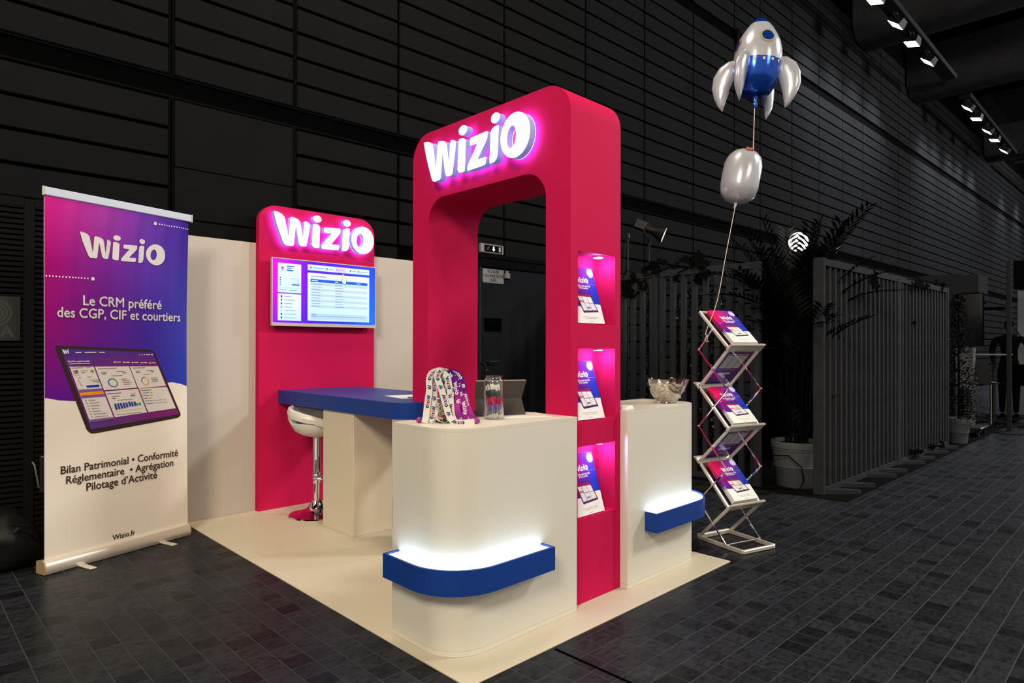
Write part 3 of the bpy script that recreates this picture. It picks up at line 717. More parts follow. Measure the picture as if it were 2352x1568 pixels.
def arch():
    xa, xb, ya, yb, zt = .977, 1.456, .243, 1.783, 3.052; ro, ri = .19, .175; yi0, yi1, zi = .437, 1.597, 2.563
    out = [(ya, 0.001)] + [(yi0, 0.001)] + [(p[0], p[1]) for p in arc(yi0 + ri, zi - ri, ri, PI, PI / 2, 14)] + arc(yi1 - ri, zi - ri, ri, PI / 2, 0, 14) + [(yi1, .001), (yb, .001)] + arc(yb - ro, zt - ro, ro, 0, PI / 2, 14) + arc(ya + ro, zt - ro, ro, PI / 2, PI, 14)
    m = MB(); m.prism(out, lambda y, z: (xa, y, z), lambda y, z: (xb, y, z))
    r = thing('display_arch', 'tall pink arch with rounded corners and three lit brochure niches in its side', 'arch', ((xa + xb) / 2, (ya + yb) / 2, 0))
    me = m.mesh('arch_body', PINK, rootinv(r)); o = bpy.data.objects.new('arch_body', me); COL.objects.link(o); o.parent = r
    NZ = [(1.638, 2.062), (1.065, 1.492), (.497, .918)]
    c = MB()
    for z0, z1 in NZ: c.box((1.042, .15, z0), (1.401, .392, z1))
    cm_ = c.mesh('cut', PINK, rootinv(r), smooth=False); co = bpy.data.objects.new('cut', cm_); COL.objects.link(co); co.parent = r
    bo = o.modifiers.new('niche', 'BOOLEAN'); bo.operation = 'DIFFERENCE'; bo.object = co; bo.solver = 'EXACT'
    dg = bpy.context.evaluated_depsgraph_get(); dg.update()
    nm = bpy.data.meshes.new_from_object(o.evaluated_get(dg)); o.modifiers.clear(); o.data = nm; nm.name = 'arch_body'
    bpy.data.objects.remove(co)
    nm.polygons.foreach_set('use_smooth', [True] * len(nm.polygons)); nm.set_sharp_from_angle(angle=math.radians(30))
    for k, (z0, z1) in enumerate(NZ):
        b = MB(); b.lathe([(.034, z1 - .010), (.034, z1 - .0005)], 20, (1.31, .305, 0)); s = part('niche_spotlight', b, ALU, r)
        b = MB(); b.lathe([(.027, z1 - .013), (.027, z1 - .0098)], 20, (1.31, .305, 0)); part('led_lens', b, NICHELED, r, parent=s)
        light('niche_light', 'POINT', (1.31, .305, z1 - .045), (1.31, .305, 0), 1.7, (.42, .46, 1), .02)
    return NZ
NICHES = arch()

def counter(name, label, mir):
    X = (lambda x: 2.433 - x) if mir else (lambda x: x)
    x0, x1, y0, y1, r_, h = .068, .976, (.188 if mir else .194), .694, .20, 1.104
    poly = arc(x0 + r_, y0 + r_, r_, PI, 1.5 * PI, 18) + [(x1, y0), (x1, y1), (x0, y1)]
    r = thing(name, label, 'counter', (X(.52), .44, 0))
    b = MB(); b.prism(poly, lambda x, y: (X(x), y, .028), lambda x, y: (X(x), y, h - .0169)); part('body', b, CREAM, r, angle=25)
    b = MB(); b.prism(poly, lambda x, y: (X(x), y, .001), lambda x, y: (X(x), y, .0268)); part('plinth', b, CREAM, r, angle=25)
    b = MB(); b.prism(poly, lambda x, y: (X(x), y, h - .0165), lambda x, y: (X(x), y, h)); part('worktop', b, CREAM, r, angle=25)
    path = [((x0, .64), (-1, 0)), ((x0, y0 + r_ + .02), (-1, 0))]
    for i in range(19):
        a = PI + PI / 2 * i / 18; path.append(((x0 + r_ + r_ * math.cos(a), y0 + r_ + r_ * math.sin(a)), (math.cos(a), math.sin(a))))
    path += [((x0 + r_ + .02, y0), (0, -1)), ((.790 if mir else .688, y0), (0, -1))]
    def sweep(mb, o0, o1, z0, z1, t0=0.0, t1=0.0, mat=0):
        P = [list(p) for p in path]
        P[0] = [(P[0][0][0], P[0][0][1] - t0), P[0][1]]; P[-1] = [(P[-1][0][0] - t1, P[-1][0][1]), P[-1][1]]
        vs = []
        for (px, py), (nx, ny) in P:
            for o, z in ((o0, z0), (o1, z0), (o1, z1), (o0, z1)): vs.append((X(px + nx * o), py + ny * o, z))
        n = len(P); fs = [(4 * i + k, 4 * i + (k + 1) % 4, 4 * i + 4 + (k + 1) % 4, 4 * i + 4 + k) for i in range(n - 1) for k in range(4)] + [(0, 1, 2, 3), (4 * n - 4, 4 * n - 3, 4 * n - 2, 4 * n - 1)]
        mb.add(vs, fs, mat)
    b = MB(); sweep(b, .080, .093, .327, .449); sweep(b, .001, .0795, .327, .338)
    for end in (0, 1):                              # end caps of the blue channel
        (px, py), (nx, ny) = path[0] if end == 0 else path[-1]
        q = [(.001, .3385), (.0795, .3385), (.0795, .449), (.001, .449)]; t = (0, -.012) if end == 0 else (-.012, 0)
        b.prism(q, lambda o, z: (X(px + nx * o), py + ny * o, z), lambda o, z: (X(px + nx * o + t[0]), py + ny * o + t[1], z))
    band = part('light_band', b, BLUE, r, angle=25, label='blue light channel wrapped round the rounded corner')
    b = MB(); sweep(b, .004, .076, .425, .440, .014, .014); part('led_strip', b, LED, r, parent=band, angle=25, label='glowing white light strip')
counter('front_counter', 'cream counter with rounded front corner and blue light band, nearest the camera', False)
counter('side_counter', 'cream counter with blue light band right of the arch, holding a glass bowl', True)
def ribbon_path(pts, n=36):
    P = [Vector((p[0], p[1], p[2])) for p in pts]; out = []
    m = len(P) - 1
    for i in range(n + 1):
        t = i / n * m; k = min(int(t), m - 1); f = t - k
        p0, p1, p2, p3 = P[max(k - 1, 0)], P[k], P[k + 1], P[min(k + 2, m)]
        out.append(.5 * ((2 * p1) + (p2 - p0) * f + (2 * p0 - 5 * p1 + 4 * p2 - p3) * f * f + (3 * p1 - p0 - 3 * p2 + p3) * f ** 3))
    return out
# ================================================================== STAND OBJECTS
def bar_stool():
    c = Vector((.93, 3.17, 0)); r = thing('bar_stool', 'white shell bar stool on chrome column tucked under the blue desk', 'stool', c)
    b = MB(); b.lathe([(.236, .001), (.238, .008), (.232, .016), (.19, .026), (.13, .042), (.085, .064), (.058, .094), (.044, .128), (.040, .14), (0.0, .14)], 48, c); part('base', b, CHROME, r)
    b = MB(); b.lathe([(.026, .14), (.026, .30)], 24, c); b.lathe([(.032, .285), (.033, .29), (.033, .69), (.028, .70)], 24, c); part('column', b, CHROME, r)
    b = MB(); d = Vector((.715, -.699, 0)); s = Vector((.699, .715, 0))
    pts = [c + Vector((0, 0, .345)) + d * .03 + s * .02] + [c + Vector((0, 0, .345)) + d * (.03 + .15 * math.sin(a)) + s * (.13 * math.cos(a)) for a in [PI * k / 12 for k in range(13)]] + [c + Vector((0, 0, .345)) + d * .03 - s * .02]
    b.tube(pts, .010, 8); b.lathe([(.036, .325), (.038, .33), (.038, .365), (.036, .37)], 20, c); part('footrest', b, CHROME, r)
    def P(a, rad, z): return c + (-d * math.cos(a) + s * math.sin(a)) * rad + Vector((0, 0, z))
    b = MB(); b.lathe([(0, .700), (.06, .702), (.13, .72), (.185, .755), (.215, .80), (.222, .822), (.212, .832), (.19, .822), (.14, .80), (.08, .792), (0, .79)], 48, c); part('seat', b, WHITEPL, r)
    b = MB(); n = 28; vs = []; rows = []
    for i in range(n + 1):
        a = math.radians(-128 + 256 * i / n); t = abs(a) / math.radians(128)
        zt = .975 - .105 * t ** 1.5; hb = .085 - .03 * t ** 2
        zb = zt - hb; k = max(0, (t - .80) / .20); zb = zb * (1 - k) + .80 * k
        ri, ro = .205, .240
        vs += [P(a, ro + .004, zb), P(a, ro + .012, (zb + zt) / 2), P(a, ro, zt - .008), P(a, ri + .018, zt), P(a, ri, zt - .012), P(a, ri - .004, (zb + zt) / 2), P(a, ri, zb)]
    fs = [(7 * i + k, 7 * i + (k + 1) % 7, 7 * i + 7 + (k + 1) % 7, 7 * i + 7 + k) for i in range(n) for k in range(7)] + [tuple(range(7)), tuple(7 * n + k for k in range(7))]
    b.add(vs, fs)
    for sg in (-1, 1):                       # shoulders joining the back band to the seat
        q = []
        for a0, z in ((38, .902), (30, .882), (28, .85), (34, .815)):
            a = math.radians(sg * a0); q.append(P(a, .228, z))
    m = 9; vs = []
    for i in range(m + 1):
        a = math.radians(-34 + 68 * i / m); vs += [P(a, .244, .90), P(a, .243, .86), P(a, .222, .815), P(a, .205, .815), P(a, .216, .86), P(a, .205, .90)]
    b.add(vs, [(6 * i + k, 6 * i + (k + 1) % 6, 6 * i + 6 + (k + 1) % 6, 6 * i + 6 + k) for i in range(m) for k in range(6)] + [tuple(range(6)), tuple(6 * m + k for k in range(6))])
    part('backrest', b, WHITEPL, r)
bar_stool()

# ------------------------------------------------------------------ roll-up banner
def banner():
    r = thing('roll_up_banner', 'tall roll-up banner with purple and white Wizio print beside the stand', 'banner', (-1.081, 2.989, FZ), math.radians(17.25))
    b = MB(); prof = [(.006, .004), (.0, .016), (-.002, .04), (.004, .066), (.016, .086), (.030, .094), (.048, .094), (.052, .086), (.10, .086), (.108, .078), (.108, .004)]
    b.prism(prof, lambda y, z: (.006, y, z), lambda y, z: (1.040, y, z)); part('base', b, ALUW, r, local=True)
    for x0, x1 in ((-.002, .0055), (1.0405, 1.048)):
        b = MB(); b.prism([(y * 1.02, z * 1.01) for y, z in prof], lambda y, z: (x0, y, z), lambda y, z: (x1, y, z)); part('end_cap', b, M('tan_cap' + str(x0), (.40, .29, .15), .5), r, local=True)
    for x in (.228, .818):
        b = MB(); b.box((x - .022, -.138, .0005), (x + .022, .30, .010), .003); part('foot', b, ALUW, r, local=True)
    b = MB(); b.box((-.002, .030, 2.505), (1.067, .048, 2.562), .005); part('top_rail', b, M('bright_aluminium', (.46, .52, .64), .45, metal=.1, spec=.3), r, local=True)
    for x in (-.006, 1.0675):
        b = MB(); b.box((x, .028, 2.503), (x + .0035, .050, 2.564), .001); part('rail_cap', b, WHITEPL, r, local=True)
    b = MB(); b.tube([(.53, .075, .08), (.53, .075, 2.54)], .009, 10); part('support_pole', b, ALUW, r, local=True)
    def xl(z): return .017 - .011 * max(0, (z - .1) / 2.4)
    def xr(z):
        t = (z - .06) / 2.45; return 1.047 - .062 * t * (1 - t) * 1.0 + .009 * t
    def F(u, v, d):
        t = (u - .012) / 1.033; x = xl(v) + (xr(v) - xl(v)) * t
        k = max(0, min(1, (v - 1.55) / .70)) ** 1.3 * max(0, min(1, (2.50 - v) / .16)) ** .7
        wv = k * (.0055 * math.sin(u * 31 + .6 * math.sin(v * 2)) + .004 * math.sin(u * 57 + 1.1))
        cl = .018 * max(0, (t - .88) / .12) ** 2 * max(0, min(1, (v - .9) / 1))
        return (x, .040 + wv + cl - d, v)
    a = Art()
    def wave(u):
        P = [(.012, 1.164), (.11, 1.141), (.20, 1.130), (.35, 1.132), (.55, 1.160), (.72, 1.198), (.85, 1.222), (.91, 1.227), (.98, 1.213), (1.045, 1.190)]
        for i in range(len(P) - 1):
            if u <= P[i + 1][0]: break
        t = (u - P[i][0]) / (P[i + 1][0] - P[i][0]); t = t * t * (3 - 2 * t) * .4 + t * .6; return P[i][1] + (P[i + 1][1] - P[i][1]) * t
    g = bil([[(98, 26, 140), (84, 32, 150), (62, 42, 162), (46, 66, 182)], [(138, 22, 116), (98, 32, 140), (68, 44, 158), (58, 68, 172)], [(150, 14, 104), (112, 36, 138), (86, 52, 160), (60, 56, 158)], [(200, 36, 138), (160, 58, 160), (104, 58, 168), (60, 40, 150)]])
    W_ = (.78, .73, .66)
    a.grid(.012, 0, 1.045, 0, 110, 40, g, 0, lambda u: (wave(u), 2.512))
    a.grid(.012, 0, 1.045, 0, 72, 8, lambda x, y: W_, 0, lambda u: (.088, wave(u)))
    w = (.60, .58, .62)
    a.logo(.229, 2.124, .612, w, 3)
    for s0, s1, z0, z1, big in ((.79, 1.035, 2.444, 2.446, .758), (.02, .28, 1.972, 1.979, .313)):
        n = 13 if big > .5 else 14
        for i in range(n): t = i / (n - 1); a.poly(ell(s0 + (s1 - s0) * t, z0 + (z1 - z0) * t, .0052, .0052, 10), (.75, .70, .80), 3)
        a.poly(ell(big, (z0 if big > .5 else z1), .0125, .0125, 20), w, 3)
    a.text('Le CRM préféré', .2513, 1.792, width=.567, c=w, bold=.018, lay=3, hs=1.12)
    a.text('des CGP, CIF et courtiers', .0858, 1.704, width=.892, c=w, bold=.018, lay=3, hs=1.12)
    k = lin((60, 42, 38))
    a.text('Bilan Patrimonial • Conformité', .1089, .645, width=.854, c=k, bold=.012, lay=2, hs=1.1)
    a.text('Réglementaire  • Agrégation', .1421, .573, width=.781, c=k, bold=.012, lay=2, hs=1.1)
    a.text('Pilotage d’Activité', .2731, .501, width=.515, c=k, bold=.012, lay=2, hs=1.1)
    a.text('Wizio.fr', .4502, .112, width=.1645, c=k, bold=.012, lay=2, hs=1.05)
    # tablet picture
    a.poly([(.0725, 1.500), (.082, 1.509), (.097, 1.512), (.735, 1.4815), (.755, 1.475), (.769, 1.462), (.986, .980), (.9885, .966), (.983, .954), (.960, .943), (.335, .894), (.306, .896), (.288, .910), (.274, .929)], lin((58, 44, 44)), 1)
    sc = bil([[(82, 60, 130), (120, 40, 110)], [(105, 40, 115), (140, 35, 100)], [(110, 45, 120), (140, 35, 105)], [(72, 52, 140), (75, 50, 140)]])
    Q = [(.1058, 1.491), (.7526, 1.462), (.9727, .972), (.3035, .925)]
    def T(x, y):
        l = (Q[0][0] + (Q[3][0] - Q[0][0]) * y, Q[0][1] + (Q[3][1] - Q[0][1]) * y); r_ = (Q[1][0] + (Q[2][0] - Q[1][0]) * y, Q[1][1] + (Q[2][1] - Q[1][1]) * y)
        return (l[0] + (r_[0] - l[0]) * x, l[1] + (r_[1] - l[1]) * x)
    pts = []; col = []
    for j in range(13):
        for i in range(7): pts.append(T(i / 6, j / 12)); col.append(sc(i / 6, 1 - j / 12))
    a.poly(pts, col, 2, [(j * 7 + i, j * 7 + i + 1, j * 7 + i + 8, j * 7 + i + 7) for j in range(12) for i in range(6)])
    def TR(x0, y0, x1, y1, c, lay=4): a.poly([T(x0, y0), T(x1, y0), T(x1, y1), T(x0, y1)], c, lay)
    cw = (.66, .63, .62)
    side = [(.1621, 1.368), (.3202, 1.364), (.4638, .985), (.2974, .976)]
    a.poly(side, cw, 3)
    for q in ([(.3287, 1.364), (.5704, 1.36), (.6333, 1.2), (.3923, 1.194)], [(.5767, 1.359), (.7956, 1.355), (.8617, 1.202), (.6428, 1.194)], [(.3977, 1.185), (.6384, 1.191), (.7099, 1.009), (.4701, .995)], [(.6469, 1.191), (.869, 1.193), (.9443, 1.022), (.7191, 1.01)]): a.poly(q, cw, 3)
    a.poly([(.226, 1.186), (.3841, 1.19), (.3923, 1.168), (.2345, 1.167)], lin((240, 150, 10)), 4)
    pu = lin((125, 85, 150))
    for q in ([(.2209, 1.208), (.379, 1.209), (.3841, 1.19), (.226, 1.186)], [(.2345, 1.167), (.3923, 1.168), (.4009, 1.151), (.2418, 1.147)], [(.2921, .995), (.4553, .999), (.4638, .985), (.2993, .975)]): a.poly(q, pu, 4)
    a.poly([(.269, 1.234), (.3569, 1.236), (.361, 1.221), (.2772, 1.219)], lin((25, 60, 150)), 4)
    a.poly([(.2984, 1.341), (.3183, 1.341), (.3224, 1.324), (.3044, 1.323)], lin((110, 160, 25)), 4)
    # portrait photo on the tablet
    a.poly([(.1832, 1.342), (.2155, 1.344), (.2282, 1.308), (.1946, 1.307)], lin((150, 160, 140)), 4)
    a.poly([(.190, 1.318), (.222, 1.318), (.2282, 1.308), (.1946, 1.307)], lin((215, 215, 220)), 5); a.poly(ell(.203, 1.327, .0085, .011, 14), lin((170, 110, 85)), 6); a.poly([(.193, 1.334), (.198, 1.340), (.208, 1.340), (.213, 1.333), (.203, 1.335)], lin((45, 30, 25)), 7)
    gn = lin((40, 140, 100)); nb = lin((40, 60, 150)); og = lin((230, 160, 40))
    def donut(cx, cy, rx, ry, segs):
        tot = sum(s for s, _ in segs); a0 = PI / 2
        for s, c in segs:
            n = max(3, int(24 * s / tot)); a1 = a0 - 2 * PI * s / tot
            out = []; inn = []
            for i in range(n + 1):
                w_ = a0 + (a1 - a0) * i / n; x = math.cos(w_); y = math.sin(w_); sk = -.28 * y * rx
                out.append((cx + x * rx + sk, cy + y * ry)); inn.append((cx + x * rx * .82 + sk * .82, cy + y * ry * .82))
            a.poly(out + inn, c, 5, [(i, i + 1, n + 2 + i, n + 1 + i) for i in range(n)]); a0 = a1
    donut(.4534, 1.245, .034, .032, [(.55, gn), (.2, nb), (.25, lin((40, 90, 190)))])
    donut(.6941, 1.247, .029, .031, [(.72, og), (.28, gn)])
    for i in range(10):
        u = .4616 + i * .0203; z1 = 1.093 + i * .0007 - (.012 if i > 7 else 0) + (.004 if i == 5 else 0); hgt = .044 if i < 8 else .018
        if i < 8: hgt = .044 - .0018 * i
        a.poly([(u, z1), (u + .0135, z1 + .0005), (u + .0135 + hgt * .30, z1 - hgt), (u + hgt * .30, z1 - hgt)], nb if i < 8 else gn, 5)
    tx = lin((120, 110, 112)); lt = lin((225, 215, 225))
    def line(u, z, L, c=tx, th=.0035, lay=5): a.poly([(u, z), (u + L, z + L * .012), (u + L + th * .35, z - th + L * .012), (u + th * .35, z - th)], c, lay)
    line(.168, 1.360, .08); line(.265, 1.361, .035, tx, .0025)
    line(.232, 1.338, .046); line(.236, 1.327, .024, lin((70, 60, 65)))
    for u, z, L in ((.214, 1.291, .022), (.275, 1.294, .03), (.292, 1.272, .062), (.312, 1.262, .043), (.342, 1.253, .016)): line(u, z, L, tx, .003)
    for k in range(4): line(.218 + .006 * k, 1.272 - .0115 * k, .005, lin((60, 55, 60)), .005)
    for k, L in enumerate((.046, .066, .06, .052, .056, .09, .096)):
        u, z = .268 + .0068 * k, 1.131 - .0198 * k; a.poly(ell(u, z - .001, .0035, .0035, 8), lin((50, 45, 50)), 5); line(u + .016, z, L)
    line(.348, 1.350, .13); line(.366, 1.325, .044); line(.374, 1.314, .03, lin((60, 55, 60)), .004); line(.478, 1.327, .06); line(.52, 1.315, .03, lin((60, 55, 60)), .004); line(.44, 1.296, .08, tx, .003)
    for k in range(4): line(.512 + .006 * k, 1.270 - .013 * k, (.04, .052, .064, .048)[k])
    line(.592, 1.348, .10); line(.618, 1.325, .038); line(.622, 1.316, .03, lin((60, 55, 60)), .004); line(.702, 1.326, .05); line(.738, 1.318, .022, lin((60, 55, 60)), .004); line(.675, 1.297, .055, tx, .003)
    for k in range(3): line(.736 + .006 * k, 1.269 - .0125 * k, .05)
    line(.412, 1.170, .10, lin((60, 55, 75)), .004); line(.445, 1.148, .055); line(.45, 1.134, .02, lin((50, 45, 50)), .005); line(.585, 1.157, .032); line(.58, 1.145, .036, lin((50, 45, 50)), .005); line(.485, 1.118, .115, tx, .003)
    for k in range(10): line(.478 + k * .0197, 1.036 + .0008 * k, .008, tx, .003)
    line(.48, 1.014, .19, tx, .003); line(.662, 1.178, .08, lin((70, 65, 70)))
    for k, L in enumerate((.045, .043, .022, .045, .05)):
        u, z = .676 + .008 * k, 1.159 - .0205 * k; a.poly(ell(u - .006, z - .002, .0032, .0032, 8), nb, 5); line(u, z, L, lin((70, 75, 120))); line(u + L + (.012 if k < 3 else .10), z + .002, .012, lin((150, 170, 60)), .007)
        if k > 2: line(u + L + .004, z, .085, tx, .0022)
    a.text('Synthèse patrimoniale', .1494, 1.3985, width=.1415, c=(.75, .70, .75), bold=.02, lay=5, hs=1.1)
    line(.158, 1.388, .138, lt, .0035)
    for u, L in ((.198, .04), (.258, .078), (.356, .038)): line(u, 1.466, L, lt, .005)
    a.logo(.118, 1.452, .105, (.8, .8, .85), 5) if False else None
    for K in ('W', 'i'): a.poly([(.117 + x * .088 + (.012 - y * .088) * .2, 1.455 + y * .105) for x, y in LOGO[K]], (.8, .8, .85), 5)
    a.poly([(.117 + x * .088 - .002, 1.455 + y * .105) for x, y in LOGO_DOTS['i']], (.8, .8, .85), 5)
    for u, L in ((.645, .006), (.663, .008), (.682, .007), (.70, .012), (.715, .012), (.736, .016)): line(u, 1.447, L, lt, .006)
    for k in range(5): u = .458 + .066 * k; line(u, 1.3965 - .0028 * k, .012, lt, .008); line(u + .018, 1.395 - .0028 * k, .034, lt, .0045)
    q = MB(); a.into(q, F, .0014, fine=.03); part('print', q, PRINT, r, local=True, recalc=False, angle=60)
    b = MB(); n = 40
    vs = []
    for j in range(25):
        v = .088 + (2.512 - .088) * j / 24
        for i in range(n + 1): p = F(.012 + 1.033 * i / n, v, -.010); vs.append(p)
    b.add(vs, [(j * (n + 1) + i, j * (n + 1) + i + 1, (j + 1) * (n + 1) + i + 1, (j + 1) * (n + 1) + i) for j in range(24) for i in range(n)]); part('backing_sheet', b, PAPER, r, local=True, recalc=False)
banner()

# ------------------------------------------------------------------ brochures
BW, BH, BT = .256, .362, .006
def brochure_proto():
    r = thing('brochure', 'brochure', 'brochure', (0, 0, 0))
    b = MB(); b.box((-BW / 2, 0, 0), (BW / 2, BH, BT), .0006); part('pages', b, PAPER, r, local=True)
    a = Art(); x0, x1 = -BW / 2, BW / 2
    wv = lambda u: BH * (.305 + .035 * max(0, (u - x0) / BW) ** 1.5 - .018 * math.sin(PI * min(1, (u - x0) / BW * 2)) + .016 * math.sin(PI * max(0, min(1, ((u - x0) / BW - .55) / .45))))
    g = bil([[(90, 25, 150), (75, 40, 160), (45, 60, 175), (20, 60, 180)], [(150, 20, 130), (105, 35, 150), (70, 50, 165), (25, 60, 180)], [(228, 25, 85), (190, 35, 110), (110, 50, 150), (50, 55, 170)], [(225, 25, 95), (190, 35, 120), (115, 50, 150), (70, 55, 165)]])
    a.grid(x0, 0, x1, 0, 20, 8, g, 0, lambda u: (wv(u), BH)); a.grid(x0, 0, x1, 0, 20, 2, lambda p, q: (.78, .78, .77), 0, lambda u: (0, wv(u)))
    w = (.85, .85, .88)
    a.logo(-.064, BH * .712, .124, w, 2); a.text('Le CRM préféré des CGP,', 0, BH * .645, width=.135, c=w, align='C', bold=.03, hs=1.25); a.text('CIF et Courtiers', 0, BH * .608, width=.085, c=w, align='C', bold=.03, hs=1.25)
    n = 48; a.poly([(.096 + (.029 + .0022 * math.cos(16 * 2 * PI * i / n)) * math.cos(2 * PI * i / n), BH - .034 + (.029 + .0022 * math.cos(16 * 2 * PI * i / n)) * math.sin(2 * PI * i / n)) for i in range(n)], lin((190, 182, 222)), 2)
    a.ring(ell(.096, BH - .034, .0245, .0245, 24), ell(.096, BH - .034, .023, .023, 24), lin((165, 160, 205)), 3)
    a.poly([(.0865 + x * .055, BH - .0425 + y * .055) for x, y in LOGO['W']], (.85, .85, .9), 3)
    a.rect(.055, BH * .700, .127, BH * .7035, lin((150, 165, 220))); a.poly(ell(.055, BH * .702, .003, .003, 8), w)
    a.rect(x0, BH * .585, -.11, BH * .588, lin((200, 160, 210))); a.poly(ell(-.109, BH * .5865, .003, .003, 8), w)
    Q = [(-.094, BH * .556), (.046, BH * .534), (.092, BH * .205), (-.052, BH * .180)]
    def T(x, y):
        l = (Q[0][0] + (Q[3][0] - Q[0][0]) * y, Q[0][1] + (Q[3][1] - Q[0][1]) * y); r_ = (Q[1][0] + (Q[2][0] - Q[1][0]) * y, Q[1][1] + (Q[2][1] - Q[1][1]) * y)
        return (l[0] + (r_[0] - l[0]) * x, l[1] + (r_[1] - l[1]) * x)
    R = lambda p, q, s, t, c, lay: a.poly([T(p, q), T(s, q), T(s, t), T(p, t)], c, lay)
    R(0, 0, 1, 1, lin((62, 45, 70)), 2); R(.03, .035, .97, .22, lin((150, 40, 90)), 3); R(.03, .035, .97, .09, lin((90, 50, 130)), 4); R(.03, .22, .97, .95, lin((92, 55, 125)), 3)
    for p, q, s, t in ((.06, .22, .30, .90), (.325, .22, .63, .53), (.65, .22, .94, .53), (.325, .555, .63, .90), (.65, .555, .94, .90)): R(p, q, s, t, (.72, .71, .70), 4)
    R(.06, .46, .30, .52, lin((225, 120, 60)), 5); R(.08, .42, .30, .455, lin((130, 90, 160)), 5)
    for k in range(6): R(.37 + .035 * k, .73, .395 + .035 * k, .82, lin((60, 70, 150)), 5)
    gy = (.25, .25, .26)
    a.rect(-.072, BH * .105, .076, BH * .111, gy); a.rect(-.05, BH * .080, .06, BH * .086, gy); a.rect(-.016, BH * .028, .016, BH * .034, (.15, .15, .16))
    q = MB(); a.into(q, lambda u, v, d: (u, v, BT + .0002 + d), .00025)
    # printed spine on the left edge
    sp = Art(); sp.grid(0, 0, BT - .0004, BH, 1, 10, lambda p, q_: (lin((225, 220, 222)) if q_ < .31 else g(0, (q_ - .31) / .69)))
    sp.into(q, lambda u, v, d: (x0 - .0002, v, u + .0002)); part('cover', q, PRINT, r, local=True, recalc=False, smooth=False)
    a = Art(); g2 = bil([[(70, 45, 150), (80, 50, 160), (95, 45, 150)], [(100, 40, 120), (130, 45, 105), (150, 50, 95)]])
    a.grid(x0, 0, x1, BH, 6, 6, g2, 0)
    for k in range(3):
        u = -.108 + .074 * k; a.rect(u, BH * .50, u + .068, BH * .93, (.74, .74, .74), 1); a.rect(u + .006, BH * .885, u + .06, BH * .915, (lin((90, 110, 190)), lin((200, 60, 90)), lin((110, 60, 150)))[k], 2)
        for j_ in range(9): a.rect(u + .008, BH * (.85 - .033 * j_), u + .03 + .03 * ((j_ * 7) % 3) / 2, BH * (.85 - .033 * j_) + .0028, (.45, .45, .48), 2)
    a.rect(-.10, BH * .445, .09, BH * .455, (.75, .7, .78), 1); a.rect(-.07, BH * .30, .06, BH * .37, (.76, .76, .76), 1); a.poly(ell(.0, BH * .16, .022, .022, 20), lin((160, 130, 190)), 1)
    q = MB(); a.into(q, lambda u, v, d: (-u, v, -.0002 - d), .00025); part('back_cover', q, PRINT, r, local=True, recalc=False, smooth=False)
    return r
BRO = brochure_proto(); first_bro = [True]
def put_brochure(o, x, y, n, label, group):
    """o: bottom centre of its back face; x right, y up the page, n outwards"""
    m = Matrix(((x.x, y.x, n.x, o[0] * U), (x.y, y.y, n.y, o[1] * U), (x.z, y.z, n.z, o[2] * U), (0, 0, 0, 1)))
    if first_bro[0]: b = BRO; first_bro[0] = False; b.matrix_world = m
    else: b = dup(BRO); b.matrix_world = m
    b['label'] = label; b['group'] = group
    return b
for k, (z0, z1) in enumerate(NICHES):
    nm = ('top', 'middle', 'bottom')[k]; cnt = (1, 2, 3)[k]
    x = Vector((1, 0, 0)); y = Vector((.0, .292, .9564)).normalized(); n = x.cross(y)
    for i in range(cnt + 1):
        off = -.0085 * i; xo = 1.188 + (0, -.012, -.02, .006)[i]
        fr_ = i == 0
        lb = 'brochure standing at the front of the %s lit niche in the pink arch' % nm if fr_ else 'brochure leaning behind the front one in the %s lit niche' % nm
        o = Vector((xo, .262 + .0125 * i, z0 + .0022 + .0013 * 1)) + y * (.0 if fr_ else .003 * 0)
        put_brochure(o, x, y, n, lb, 'brochures in the arch niches')

